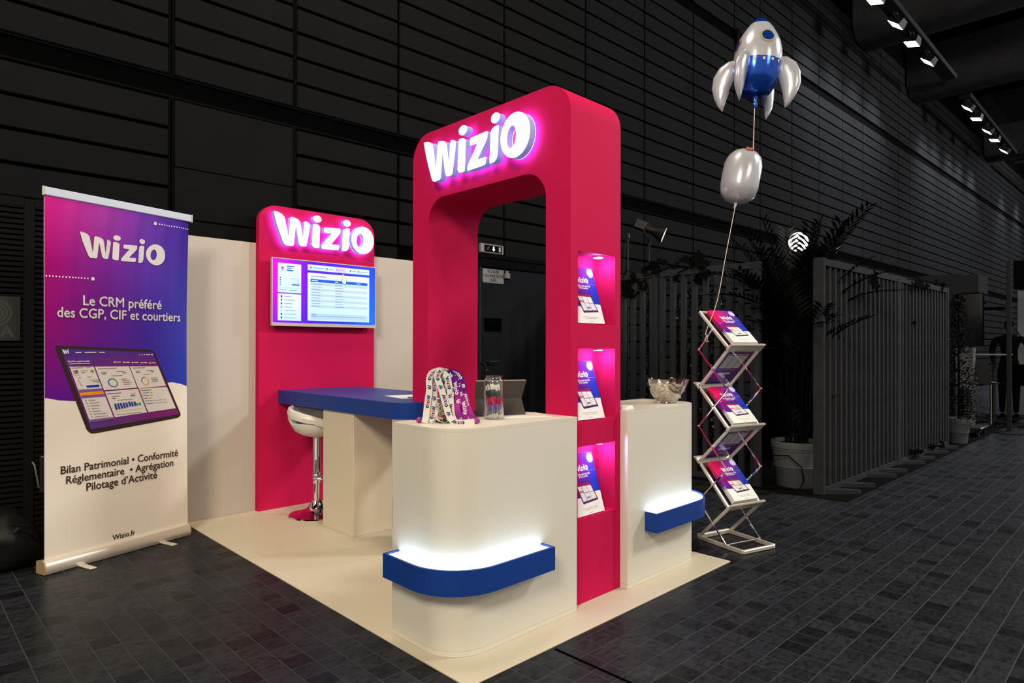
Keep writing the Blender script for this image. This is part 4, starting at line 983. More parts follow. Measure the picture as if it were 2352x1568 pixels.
# ------------------------------------------------------------------ zigzag literature stand
def lit_stand():
    th = math.radians(-16); wv = Vector((math.cos(th), math.sin(th), 0)); dv = Vector((-wv.y, wv.x, 0)); C0 = Vector((2.852, .178, FZ))
    P = lambda x, y, z: C0 + wv * x + dv * y + Vector((0, 0, z))
    r = thing('literature_stand', 'folding zigzag aluminium brochure stand on the dark floor at right', 'brochure stand', C0)
    hw, yf, yr = .1655, -.085, .215
    z = [.018, .304, .608, .892, 1.195, 1.497, 1.788]      # rear, front, rear ...
    node = lambda i: (yr if i % 2 == 0 else yf, z[i])
    b = MB()
    for s in (-1, 1): b.bar(P(s * hw, -.222, .016), P(s * hw, .222, .016), .018, .030, bev=.003)
    b.bar(P(-hw, -.222, .016), P(hw, -.222, .016), .024, .028, bev=.004); b.bar(P(-hw, .222, .020), P(hw, .222, .020), .03, .034, bev=.003)
    part('base_frame', b, ALUW, r)
    for s in (-1, 1):
        b = MB(); (ya, za), (yb, zb) = node(0), node(1); b.bar(P(s * hw, ya, za), P(s * hw, yb, zb), .010, .026, upv=(wv.x * 0, 0, 1), bev=.002); part('leg_bar', b, ALUW, r)
    ups = {}
    for i in range(5, 0, -1):
        (ya, za), (yb, zb) = node(i), node(i + 1)
        a, c = P(0, ya, za), P(0, yb, zb); upd = (c - a).normalized(); nrm = wv.cross(upd); L = (c - a).length
        fr = lambda p, a=a, upd=upd, nrm=nrm: a + wv * p[0] + upd * p[1] + nrm * p[2]
        sh = MB()
        for s in (-1, 1): sh.box((s * hw - .009, 0.004, -.010), (s * hw + .009, L - .004, .012), .002, 0, fr)
        sh.box((-hw + .009, .004, -.008), (hw - .009, .022, .010), .002, 0, fr); sh.box((-hw + .009, L - .020, -.008), (hw - .009, L - .004, .010), .002, 0, fr)
        pf = part('shelf_frame', sh, ALUW, r)
        ac = MB(); ac.box((-hw + .009, .022, -.0015), (hw - .009, L - .02, .0015), 0, 0, fr); part('clear_sheet', ac, ACRYL, r, parent=pf, smooth=False)
        sc = MB()
        for s in (-1, 1):
            for y_ in (.022, L - .022): sc.lathe([(.0045, 0), (.0045, .003), (0, .0042)], 8, fr=lambda p, s=s, y_=y_: fr((s * (hw + .0093) + s * p[2], y_ + p[0], p[1])))
        part('screws', sc, DARKMETAL, r, parent=pf, kind='stuff')
        up_face = (i % 2 == 1)
        lp = MB(); sg = 1 if up_face else -1           # ledge with a flared lip, at the lower node of the face that carries paper
        y0 = .004 if up_face else L - .004
        if up_face: lp.prism([(-.012, -.012), (-.012, .036), (-.016, .050), (-.010, .056), (.004, .050), (-.004, .040), (.006, .034), (.006, -.012)], lambda q, w_: fr((-hw - .012, q, w_)), lambda q, w_: fr((hw + .014, q, w_)))
        else: lp.prism([(-.010, .012), (-.010, -.036), (-.016, -.056), (-.010, -.060), (.002, -.048), (.006, -.034), (.006, .012)], lambda q, w_: fr((-hw - .012, q, w_)), lambda q, w_: fr((hw + .012, q, w_)))
        part('ledge', lp, ALUW, r, parent=pf, angle=50)
        ups[i] = (a, c, upd, nrm, L)
    # chrome scissor struts, one jointed chain each side
    for s in (-1, 1):
        x = s * (hw + .016); mid = lambda i: P(x, (node(i)[0] + node(i + 1)[0]) / 2, (node(i)[1] + node(i + 1)[1]) / 2)
        chain = [mid(5), P(x, yr - .012, z[5] - .007), mid(4), P(x, yf, z[4] - .004), mid(3), P(x, yr - .01, z[3]), mid(2), P(x, yf + .002, z[2] - .018), mid(1), P(x, yr - .01, z[1] + .006), P(x, (yf + yr) / 2, z[1] / 2 + .004), P(x, -.07, .035)]
        for k in range(len(chain) - 1):
            if k % 2 == 1 and k < 10: continue
        segs = [(0, 1), (1, 3), (3, 5), (5, 7), (7, 9), (9, 11)]
        for p, q in segs:
            b = MB(); b.bar(chain[p], chain[q], .006, .013, upv=(wv.x, wv.y, 0) if False else (0, 0, 1), bev=.0015); part('strut', b, CHROME, r)
        b = MB()
        for k in range(12): b.lathe([(.007, -.006), (.007, .006)], 8, fr=lambda p, k=k: chain[k] + wv * p[2] + dv * p[0] + Vector((0, 0, p[1])))
        part('pivots', b, ALU, r, kind='stuff')
    b = MB(); b.tube([P(-hw, -.07, .032), P(hw, -.07, .032)], .006, 8); part('cross_rod', b, CHROME, r)
    # brochures on the three forward shelves, and on the two rearward ones seen through their clear sheets
    for t, i in enumerate((5, 3, 1)):
        a, c, upd, nrm, L = ups[i]; cnt = (4, 4, 5)[t]; nm = ('top', 'middle', 'lowest')[t]
        for k in range(cnt):
            o = a + upd * .0245 + nrm * (.0135 + k * .0078) + wv * (.006 + .004 * (k == 1) - .0025 * (k == 2))
            put_brochure(o, wv, upd, nrm, ('uppermost brochure of the stack on the %s forward shelf of the zigzag stand' if k == cnt - 1 else 'brochure within the stack on the %s forward shelf of the zigzag stand') % nm, 'brochures on the zigzag stand')
    for t, i in enumerate((4, 2)):
        a, c, upd, nrm, L = ups[i]; nm = ('upper', 'lower')[t]
        for k in range(2):
            # these stand on the rear lip, back cover against the clear sheet, facing away
            o = c - upd * .0245 - nrm * (.0135 + k * .0078)
            put_brochure(a + upd * .0245 - nrm * (.0045 + k * .0078), wv * -1, upd, nrm * -1, ('brochure seen from behind through the clear %s backward shelf of the zigzag stand' if k == 0 else 'brochure hidden behind another on the %s backward shelf of the zigzag stand') % nm, 'brochures on the zigzag stand')
    return P(-hw - .02, (yf + yr) / 2 + .05, 1.60)
TIE = lit_stand()

# ------------------------------------------------------------------ balloons
RD = Vector((.7149, -.6992, 0)); FD = Vector((.6992, .7149, 0)); ZV = Vector((0, 0, 1))
def capsule():
    c = Vector((2.885, .151, 2.818)); ax = (ZV * .965 + RD * .22 + FD * .1).normalized(); s1 = (RD - ax * RD.dot(ax)).normalized(); s2 = ax.cross(s1)
    r = thing('oval_balloon', 'plain white oval foil balloon tied below the rocket balloon', 'balloon', c)
    prof = [(0.012, -.215), (.05, -.208), (.095, -.188), (.126, -.15), (.140, -.09), (.144, 0), (.140, .09), (.124, .15), (.092, .186), (.05, .203), (.010, .206)]
    def F(p):
        w = math.atan2(p[1], p[0]); k = 1 + .022 * math.sin(w * 9 + p[2] * 8) * (abs(p[2]) / .2) ** 1.5 + .012 * math.sin(w * 4 + p[2] * 25)
        return c + s1 * p[0] * k + s2 * p[1] * k + ax * p[2]
    b = MB(); b.lathe(prof, 40, fr=F); part('foil_body', b, FOILW, r, angle=80)
    b = MB()
    for k in range(7): b.box((-.030 + .008 * k, -.118, .172), (-.0245 + .008 * k, -.096, .190 - .004 * (k % 2)), 0, 0, F)
    part('printed_mark', b, ORANGE, r, label='orange printed mark')
    b = MB(); b.tube([F((0, 0, -.21)), F((.0, .0, -.235)), F((-.004, 0, -.262))], [.014, .010, .005], 8, flat=((.7149, -.6992, 0), .5)); part('neck', b, FOILW, r)
    return F((0, 0, -.26)), F((.045, -.03, .205))
NECK, TOPT = capsule()
def rocket():
    c = Vector((2.955, .078, 3.435)); ax = (ZV * .99 + RD * .085).normalized(); s1 = (RD - ax * RD.dot(ax)).normalized(); s2 = ax.cross(s1)   # s2 points away from the viewer
    r = thing('rocket_balloon', 'blue and white foil rocket balloon floating above the zigzag stand', 'balloon', c)
    def F(p):
        w = math.atan2(p[1], p[0]); q = (abs(math.sin(2 * w + .4))) ** .6
        k = 1 - .05 * (1 - q) + .010 * math.sin(w * 11 + p[2] * 40) * (1 if p[2] > .3 or p[2] < .15 else .35)
        return c + s1 * p[0] * k + s2 * p[1] * k + ax * p[2]
    prof = [(.030, .0), (.070, .003), (.115, .024), (.148, .075), (.168, .13), (.177, .19), (.179, .245), (.1795, .26), (.180, .30), (.176, .345), (.163, .40), (.137, .46), (.103, .515), (.078, .548), (.072, .556), (.045, .588), (.018, .605), (.0, .609)]
    b = MB(); b.lathe([p for p in prof if p[1] <= .245], 56, fr=F, cap0=True, cap1=False); part('blue_skirt', b, FOILB, r, angle=80)
    b = MB(); b.lathe([p for p in prof if .245 <= p[1] <= .548], 56, fr=F, cap0=False, cap1=False); part('white_hull', b, FOILW, r, angle=80)
    b = MB(); b.lathe([p for p in prof if p[1] >= .548], 56, fr=F, cap0=False); part('blue_nose', b, FOILB, r, angle=80)
    def R(z):
        for i in range(len(prof) - 1):
            if prof[i][1] <= z <= prof[i + 1][1]: t = (z - prof[i][1]) / (prof[i + 1][1] - prof[i][1]); return prof[i][0] + (prof[i + 1][0] - prof[i][0]) * t
        return .17
    def patch(w0, z0, rx, rz, lift, n=24):
        o = []
        for k in range(n):
            a = 2 * PI * k / n; z_ = z0 + rz * math.sin(a); rr = R(z_) + lift; w = w0 + rx * math.cos(a) / max(.05, R(z_)); o.append(F((rr * math.cos(w), rr * math.sin(w), z_)))
        ce = F(((R(z0) + lift + .004) * math.cos(w0), (R(z0) + lift + .004) * math.sin(w0), z0)); return [ce] + o, [(0, 1 + k, 1 + (k + 1) % n) for k in range(n)]
    for w0, z0 in ((-PI / 2 + .05, .405), (-PI / 2 - 1.50, .37)):
        b = MB(); b.add(*patch(w0, z0, .058, .056, .004)); pr = part('porthole_ring', b, M('pale_gold_foil' + str(round(z0, 2)), (.60, .50, .30) if z0 > .4 else (.62, .30, .16), .25, metal=.4), r, recalc=False, angle=80)
        b = MB(); b.add(*patch(w0, z0, .043, .041, .008)); part('porthole', b, FOILB, r, parent=pr, recalc=False, angle=80)
    b = MB()
    for k in range(9): b.add(*patch(-PI / 2 - 1.5 + .36 * k, .222, .010, .013, .003, 12))
    part('printed_dots', b, M('pale_copper_print', (.62, .42, .33), .3), r, recalc=False)
    for w in (PI - .36, -PI / 2 - .80, -PI / 2 + 1.12, -PI / 2 + 2.36):
        b = MB(); d = s1 * math.cos(w) + s2 * math.sin(w); sd = ax.cross(d)
        path = [(.150, .285), (.178, .255), (.212, .205), (.240, .14), (.252, .07), (.250, .0), (.240, -.06), (.228, -.105)]
        wid = [.014, .048, .074, .080, .070, .050, .027, .004]
        pts = [c + d * p[0] + ax * p[1] for p in path]
        # wide along the fin's own plane, thin across it
        vs = []; n = 12
        for i, p in enumerate(pts):
            t = (pts[min(i + 1, 7)] - pts[max(i - 1, 0)]).normalized(); u = sd.cross(t)
            for k in range(n): a = 2 * PI * k / n; vs.append(p - (u * .35 + d * .0) * 0 + u * math.cos(a) * wid[i] + sd * math.sin(a) * min(.030, wid[i] * .6))
        b.add(vs, [(i * n + k, i * n + (k + 1) % n, (i + 1) * n + (k + 1) % n, (i + 1) * n + k) for i in range(7) for k in range(n)] + [tuple(range(n)), tuple(7 * n + k for k in range(n))])
        part('fin', b, FOILW, r, angle=80)
    b = MB(); b.tube([c + ax * .01 + s1 * .01, c - ax * .03 + s1 * .012, c - ax * .05 + s1 * .012, c - ax * .072 + s1 * .012, c - ax * .09 + s1 * .010], [.030, .010, .018, .016, .004], 10, flat=((.7149, -.6992, 0), .5)); part('filler_neck', b, FOILB, r)
    return c - ax * .088 + s1 * .010
RN = rocket()
b = MB(); b.tube([RN, RN + Vector((-.004, .004, -.16)), TOPT + Vector((0, 0, -.004))], .0028, 6); solo('balloon_string', b, STRING, 'pale string between the rocket balloon and the white oval balloon', 'string')
b = MB(); b.tube(ribbon_path([NECK + Vector((0, 0, -.002)), NECK + Vector((-.015, .012, -.10)), NECK * .66 + TIE * .34 + Vector((.004, -.004, -.02)), NECK * .3 + TIE * .7 + Vector((.012, -.012, -.02)), TIE + Vector((-.004, .003, .03)), TIE, TIE + Vector((-.01, .01, -.035)), TIE + Vector((.012, -.004, -.05)), TIE + Vector((-.012, -.01, -.02)), TIE + Vector((.006, -.012, .006))], 60), .0028, 6)
solo('balloon_string', b, STRING, 'long pale string tying the white oval balloon to the zigzag stand', 'string')

# ------------------------------------------------------------------ things on the counters
TOP = 1.104
def glass_jar():
    c = Vector((.555, .435, TOP + .0006)); r = thing('pen_jar', 'clear can-shaped glass jar of pens on the front counter', 'jar', c)
    b = MB(); b.lathe([(.0, .0), (.046, 0), (.053, .004), (.0565, .014), (.0565, .205), (.054, .213), (.047, .224), (.0455, .229), (.0465, .237), (.0445, .238), (.0435, .229), (.045, .223), (.0515, .212), (.054, .204), (.054, .012), (.050, .008), (0, .008)], 48, c); part('glass', b, GLASS, r, angle=50)
    g = MB(); g.lathe([(.0442, .200), (.0462, .2115), (.0432, .2245), (.0428, .232)], 40, c, cap0=False, cap1=False)
    return c
JC = glass_jar()
pcol = bil([[(30, 50, 160), (30, 50, 160)], [(70, 40, 150), (70, 40, 150)], [(140, 25, 120), (140, 25, 120)], [(215, 30, 95), (215, 30, 95)], [(220, 30, 90), (220, 30, 90)]])
def pen_proto():
    r = thing('pen', 'pen', 'pen', (0, 0, 0))
    b = MB(); seg = 10; vs = []; cs = []; zs = [.030 + .078 * k / 8 for k in range(9)]
    for z_ in zs:
        for k in range(seg): a = 2 * PI * k / seg; vs.append((.0060 * math.cos(a), .0060 * math.sin(a), z_)); cs.append(pcol(0, (z_ - .030) / .078))
    b.add(vs, [(i * seg + k, i * seg + (k + 1) % seg, (i + 1) * seg + (k + 1) % seg, (i + 1) * seg + k) for i in range(8) for k in range(seg)], 0, cs); part('barrel', b, PRINT, r, local=True, recalc=False)
    b = MB(); b.lathe([(.0056, .108), (.0064, .112), (.0064, .142), (.0054, .148)], 10); b.lathe([(.0052, .016), (.0052, .0298)], 10); part('grip', b, BLACKPL, r, local=True)
    b = MB(); b.lathe([(.0058, .148), (.0052, .160), (.0044, .172), (.0012, .178)], 10); part('tip', b, WHITEPL, r, local=True)
    b = MB(); b.lathe([(.0036, .0), (.0036, .010), (.0056, .011), (.0056, .016)], 10); part('push_button', b, WHITEPL, r, local=True)
    b = MB(); b.bar((0, -.0072, .016), (0, -.0066, .066), .0036, .0016, (0, 1, 0), bev=.0004); part('clip', b, WHITEPL, r, local=True)
    return r
PEN = pen_proto()
spots = [(-.036, -.016), (-.024, -.030), (-.008, -.036), (.008, -.036), (.024, -.030), (.036, -.014), (-.026, .002), (-.012, -.014), (.004, -.018), (.020, -.012), (.037, .006), (-.004, .008), (.014, .010), (.028, .022), (-.016, .024)]
for k, (px, py) in enumerate(spots):
    lean = Vector((-.012 + .002 * (k % 3), .012 + .004 * (k % 4), 0)); base = JC + RD * (px * .88 + .012) + FD * (py * .80) + Vector((0, 0, .0095 + .003 * (k % 4)))
    ax = (ZV + RD * (-.135 + .018 * (k % 3)) + FD * (.03 * (k % 4))).normalized(); x = (Vector((1, 0, 0)) - ax * ax.x).normalized(); y = ax.cross(x)
    rot = Matrix.Rotation(.7 + .55 * (k % 3), 4, 'Z')
    m = Matrix(((x.x, y.x, ax.x, base.x * U), (x.y, y.y, ax.y, base.y * U), (x.z, y.z, ax.z, base.z * U), (0, 0, 0, 1))) @ rot
    o = PEN if k == 0 else dup(PEN)
    o.matrix_world = m; o['label'] = 'pink to blue pen with white clip standing tip up in the glass jar'; o['group'] = 'pens in the glass jar'

def folio():
    th = math.radians(-24.5); x = Vector((math.cos(th), math.sin(th), 0)); y = Vector((-x.y, x.x, 0)); C0 = Vector((.697, .524, TOP + .004))
    r = thing('tablet_cover', 'charcoal tablet folio cover propped upright behind the pen jar', 'tablet case', C0)
    P = lambda a, d, z: C0 + x * a + y * d + ZV * z
    hw = .150
    for nm, (d0, z0, w0), (d1, z1, w1) in (('upper_flap', (.052, .092, hw - .008), (.0, .196, hw + .004)), ('lower_flap', (.004, .001, hw), (.052, .092, hw - .008))):
        b = MB(); n = Vector((0, d1 - d0, z1 - z0)).normalized(); nn = (y * n.z - ZV * n.y)
        vs = [P(-w0, d0, z0), P(w0, d0, z0), P(w1, d1, z1), P(-w1, d1, z1)]; b.add(vs + [v + nn * .010 for v in vs], [(0, 1, 2, 3), (4, 7, 6, 5), (0, 4, 5, 1), (1, 5, 6, 2), (2, 6, 7, 3), (3, 7, 4, 0)]); part(nm, b, FOLIO, r, smooth=False)
    b = MB(); b.bar(P(-hw, -.004 + .008, .2), P(hw, .004, .2), .010, .006, bev=.001); part('tablet_edge', b, ALU, r)
    b = MB(); b.box((-.14, .066, .001), (.14, .24, .008), .002, 0, lambda p: P(*p)); part('keyboard', b, BLACKPL, r)
folio()
# loose sheets
def sheet(label, c, w, h, rot, zt, grp=None, n=1, mt=None):
    b = MB(); ca, sa = math.cos(rot), math.sin(rot); b.box((-w / 2, -h / 2, 0), (w / 2, h / 2, zt), 0, 0, lambda p: (c[0] + p[0] * ca - p[1] * sa, c[1] + p[0] * sa + p[1] * ca, c[2] + p[2])); return solo('paper_sheet', b, mt or PAPER, label, 'paper', grp, smooth=False)
sheet('white sheet lying under the charcoal tablet cover on the front counter', (.760, .480, TOP + .0008), .36, .25, math.radians(-24), .0022)
sheet('white sheet on the far end of the blue desk top', (1.20, 2.15, 1.0978), .27, .36, math.radians(-12), .0015)
sheet('smaller white sheet laid over the first on the blue desk top', (1.26, 2.08, 1.0995), .20, .27, math.radians(8), .0012)
b = MB(); b.tube([(1.10, 2.02, 1.104), (1.26, 1.99, 1.104)], .0045, 8); solo('pen', b, BLACKPL, 'dark pen lying on the papers on the blue desk', 'pen')
for k in range(4): sheet('small white leaflet in the pile at the left end of the side counter', (1.545, .345 + .003 * k, TOP + .0006 + .0052 * k), .12, .20, math.radians(8 + 3 * k), .0050, 'leaflets piled on the side counter')

def bowl():
    c = Vector((2.150, .345, TOP + .0006)); r = thing('glass_bowl', 'clear glass bowl of wrapped sweets on the side counter', 'bowl', c)
    b = MB(); prof = [(.0, .002), (.060, .0), (.064, .003), (.062, .010), (.080, .024), (.108, .060), (.128, .100), (.143, .140), (.1515, .168), (.1535, .172), (.150, .173), (.146, .168), (.137, .138), (.122, .099), (.103, .062), (.075, .028), (.05, .014), (0, .012)]
    b.lathe(prof, 56, c); part('glass', b, clear_mat('bowl_glass', (.97, .93, .88), .80, .05, .14), r, angle=50)
    return c
BC = bowl()
WRAP = M('sweet_wrapper', (.66, .63, .58), .22, spec=.7, var=.25, scale=60); WRAPP = M('sweet_wrapper_print', (.12, .11, .28), .3)
def sweet():
    r = thing('sweet', 'sweet', 'sweet', (0, 0, 0))
    b = MB(); b.blob((0, 0, 0), (.022, .0155, .013), 10, 6); part('body', b, WRAP, r, local=True)
    for s in (-1, 1):
        b = MB(); vs = [(s * .019, 0, 0)]
        for k in range(7): a = -1.0 + 2.0 * k / 6; vs.append((s * (.019 + .021 * math.cos(a * .8)), .019 * math.sin(a), .006 * (-1) ** k))
        b.add(vs + [(v[0], v[1], v[2] + .0012) for v in vs], [(0, k + 1, k + 2) for k in range(6)] + [(8, k + 10, k + 9) for k in range(6)]); part('twist', b, WRAP, r, local=True, recalc=False, smooth=False)
    b = MB(); b.blob((0, -.002, .0035), (.011, .012, .0105), 8, 5); part('print_mark', b, WRAPP, r, local=True)
    return r
SW = sweet(); rs = random.Random(3); fs_ = True; pts = []
for lv, (zz, rad, n) in enumerate(((.028, .050, 5), (.050, .078, 9), (.073, .094, 11), (.096, .106, 12), (.118, .108, 10))):
    for k in range(n):
        a = 2 * PI * (k + .4 * lv) / n; q = rad * (.80 if k % 4 else .30)
        p = BC + Vector((q * math.cos(a), q * math.sin(a), zz + rs.uniform(-.006, .006)))
        o = SW if fs_ else dup(SW); fs_ = False
        o.location = p * U; o.rotation_euler = (rs.uniform(-.8, .8), rs.uniform(-.8, .8), rs.uniform(0, 6.28))
        o['label'] = 'pale wrapped sweet with twisted ends heaped in the glass bowl'; o['group'] = 'wrapped sweets in the glass bowl'

# ------------------------------------------------------------------ lanyards draped over a small display post
LC = Vector((.33, .42, TOP)); CLASP = M('brass_clasp', (.45, .38, .26), .25, metal=.9)
def lanyard(label, pts, purple, hw=.0165, txt=True, edge=None, start=.02):
    """pts in (right, depth, up) about the display post"""
    C_ = [LC + RD * a + FD * b_ + ZV * z_ for a, b_, z_ in ribbon_path(pts)]
    n = len(C_); r = thing('lanyard', label, 'lanyard', C_[0], 0, 'purple lanyards in the counter display' if purple else 'white lanyards in the counter display')
    W_ = []; N_ = []
    for i, p in enumerate(C_):
        t = (C_[min(i + 1, n - 1)] - C_[max(i - 1, 0)]).normalized()
        wv = t.cross(FD if edge is None else edge)
        wv = wv.normalized() if wv.length > 1e-4 else RD
        if wv.dot(RD if abs(t.z) > .3 else ZV) < 0 and i == 0: wv = -wv
        if i and wv.dot(W_[-1]) < 0: wv = -wv
        W_.append(wv); N_.append(t.cross(wv).normalized())
    for i in range(n):
        if N_[i].dot(FD) > 0: N_[i] = -N_[i]
    L = [0]
    for i in range(1, n): L.append(L[-1] + (C_[i] - C_[i - 1]).length)
    b = MB(); vs = []; cs = []
    pc = bil([[(140, 30, 120), (140, 30, 120)], [(60, 28, 110), (60, 28, 110)], [(45, 30, 120), (45, 30, 120)], [(60, 30, 125), (60, 30, 125)], [(110, 32, 125), (110, 32, 125)], [(170, 55, 150), (170, 55, 150)], [(70, 35, 130), (70, 35, 130)]])
    for i in range(n):
        for s, d in ((-1, -.0006), (1, -.0006), (1, .0006), (-1, .0006)):
            vs.append(C_[i] + W_[i] * (hw * s) + N_[i] * d); cs.append(pc(0, (L[i] / L[-1] * .9 + .05)) if purple else (.66, .655, .63))
    b.add(vs, [(4 * i + k, 4 * i + (k + 1) % 4, 4 * i + 4 + (k + 1) % 4, 4 * i + 4 + k) for i in range(n - 1) for k in range(4)] + [(0, 1, 2, 3), (4 * n - 4, 4 * n - 3, 4 * n - 2, 4 * n - 1)], 0, cs)
    st = part('strap', b, PRINT, r, recalc=False, angle=60)
    if txt:
        def F(u, v, d):
            i = 0
            while i < n - 2 and L[i + 1] < u: i += 1
            f = (u - L[i]) / max(1e-6, L[i + 1] - L[i]); return C_[i].lerp(C_[i + 1], f) + W_[i].lerp(W_[i + 1], f) * v + N_[i] * (.0009 + d)
        a = Art(); bl = lin((15, 60, 130)); rd = lin((225, 60, 50)); wt = (.72, .68, .75)
        cols = None if purple else {'W': bl, 'i': rd, 'z': bl, 'j': rd, 'o': bl}
        u = start
        k = 0
        while u < L[-1] - .075:
            if k % 2 == 0: a.logo(u, -.0105, .068, wt, 1, cols); u += .092
            else:
                a.poly([(u + x * .068, -.0105 + y * .068) for x, y in LOGO['W']], wt if purple else bl); a.poly([(u + x * .068 - .012, -.008 + y * .068) for x, y in LOGO_DOTS['i']], wt if purple else rd); u += .052
            k += 1
        q = MB(); a.into(q, F); part('printed_name', q, PRINT, r, parent=st, recalc=False, smooth=False)
    return C_, r
p = MB(); p.lathe([(.05, .001), (.05, .008), (.008, .012), (.008, .243)], 20, LC + RD * -.105 + FD * .03); p.tube([LC + RD * -.165 + FD * .03 + ZV * .246, LC + RD * -.035 + FD * .03 + ZV * .246], .009, 12)
solo('lanyard_post', p, BLACKPL, 'small dark display post hidden under the heap of lanyards', 'display stand')
def hang(front, dy, back=.07):
    """front: traced (right, up) list from the top of the loop; adds the crest and a tail down the back"""
    return [(front[0][0] + .012, back, .03), (front[0][0] + .008, back - .01, front[0][1] * .55), (front[0][0] + .004, .045, front[0][1] * .93)] + [(a, dy[0] + (dy[1] - dy[0]) * i / (len(front) - 1), max(z, .003)) for i, (a, z) in enumerate(front)]
A_ = [(-.125, .272), (-.150, .268), (-.173, .254), (-.182, .221), (-.180, .173), (-.185, .134), (-.190, .09), (-.196, .035), (-.203, .004)]
B_ = [(-.136, .264), (-.151, .236), (-.157, .199), (-.155, .155), (-.159, .09), (-.163, .046), (-.179, .007)]
Cc = [(-.113, .272), (-.132, .266), (-.138, .238), (-.124, .199), (-.105, .145), (-.091, .094), (-.080, .057), (-.069, .032), (-.052, .012), (-.030, .0045), (.000, .0065), (.028, .009), (.058, .013)]
D_ = [(-.107, .256), (-.090, .244), (-.081, .217), (-.071, .156), (-.067, .101), (-.063, .057), (-.056, .029), (-.039, .005)]
E_ = [(-.140, .252), (-.144, .142), (-.137, .09), (-.144, .046), (-.134, .016), (-.102, .006), (-.078, .016), (-.071, .045)]
F_ = [(-.078, .256), (-.066, .243), (-.047, .217), (-.039, .167), (-.030, .112), (-.035, .09), (-.030, .057), (-.017, .03)]
G_ = [(-.070, .262), (-.042, .256), (-.022, .236), (-.008, .199), (.003, .151), (.011, .112), (.020, .079), (.040, .036), (.066, .006)]
H_ = [(-.074, .260), (-.057, .247), (-.035, .217), (-.024, .173), (-.008, .123), (.003, .09), (.007, .047), (.003, .004)]
J_ = [(-.062, .258), (-.045, .246), (-.032, .21), (-.026, .16), (-.02, .11), (-.028, .06), (-.045, .02)]
K_ = [(-.098, .268), (-.104, .262), (-.110, .225), (-.114, .16), (-.108, .10), (-.112, .04)]
lanyard('white printed lanyard, leftmost in the counter display', hang(A_, (-.012, -.045)), False, .0165)
lanyard('white printed lanyard second from the left, tucked behind the leftmost', hang(B_, (.0, -.028)), False, .0150)
lanyard('white printed lanyard crossing the heap diagonally with its end flat on the counter', hang(Cc, (-.032, -.075)), False, .0165)
lanyard('white printed lanyard hanging straight beside the purple ones', hang(D_, (-.022, -.05)), False, .0165)
lanyard('white lanyard turned edge-on in a low loop in front of the clasps', hang(E_, (-.004, -.055)), False, .0100, False, ZV + RD * .2)
lanyard('white lanyard half hidden in the middle behind the metal clasps', hang(K_, (.02, .01)), False, .0150)
lanyard('purple lanyard nearest the white ones', hang(F_, (-.008, -.035)), True, .0160, start=.18)
lanyard('purple lanyard, rightmost and reaching out to the pen jar', hang(G_, (.004, -.02)), True, .0165, start=.12)
lanyard('purple lanyard second from the right, falling straight to the counter', hang(H_, (-.002, -.03)), True, .0150, start=.15)
lanyard('dark purple lanyard in the back behind the other purple ones', hang(J_, (.025, .02)), True, .0150, start=.15)
rs = random.Random(11)
for k in range(11):
    x_, z_ = (-.150, -.128, -.118, -.104, -.092, -.135, -.110, -.095, -.060, -.072, -.124)[k], (.025, .04, .075, .06, .03, .085, .11, .10, .14, .015, .016)[k]
    c_ = LC + RD * x_ + FD * (.0 - .018 * (k % 3)) + ZV * (z_ + .012); b = MB()
    t_ = (ZV + RD * rs.uniform(-.25, .25)).normalized()
    b.tube([c_ + t_ * .026, c_ + t_ * .010], .0045, 8); ring = [c_ + RD * (.0085 * math.cos(a)) + t_ * (-.008 + .017 * math.sin(a)) for a in [2 * PI * i / 12 for i in range(12)]]; b.tube(ring, .0022, 6, closed=True); b.tube([c_ + t_ * .03 + RD * -.007, c_ + t_ * .03 + RD * .007], .0032, 6)
    solo('lanyard_clasp', b, CLASP if k != 8 else ALU, 'metal swivel clasp hanging among the white lanyards', 'clasp', 'metal clasps hanging in the lanyard heap')
for x_, y_ in ((-.232, -.01), (.068, -.055)):
    b = MB(); b.blob(LC + RD * x_ + FD * y_ + ZV * .016, (.020, .016, .015), 12, 8, 0, lambda p_, d_: p_ * (1 + .12 * math.sin(5 * d_.x + 4 * d_.z)))
    solo('lanyard_end', b, M('purple_strap' + str(x_), (.28, .02, .22), .5), 'curled purple lanyard end at the left foot of the heap' if x_ < 0 else 'curled pink lanyard end between heap and pen jar', 'lanyard')
# ================================================================== THE DIM HALL BEHIND
def bag():
    c = Vector((-1.30, 3.40, FZ)); r = thing('soft_bag', 'black soft bag slumped on the floor at the left picture edge', 'bag', c)
    def fn(p, d):
        k = 1 + .10 * math.sin(4 * d.x + 3 * d.z) + .07 * math.sin(9 * d.y + 5 * d.z + 1)
        q = Vector((p.x * k, p.y * k, p.z * (1 + .10 * math.sin(5 * d.x))))
        if q.z < -.135: q.z = -.135
        return q
    b = MB(); b.blob(c + Vector((0, 0, .155)), (.27, .24, .235), 28, 16, 0, fn); part('body', b, BAGM, r, angle=60)
    b = MB(); b.tube([c + Vector((.02, -.20, .22)), c + Vector((.10, -.23, .30)), c + Vector((.19, -.20, .24)), c + Vector((.24, -.12, .10))], .014, 8, flat=((0, 0, 1), .5)); part('strap', b, BAGM, r)
    b = MB(); b.tube([c + Vector((.05, -.19, .33)), c + Vector((.15, -.18, .30)), c + Vector((.22, -.13, .22)), c + Vector((.255, -.06, .12))], .0045, 6); part('piping', b, GREYM, r)
bag()
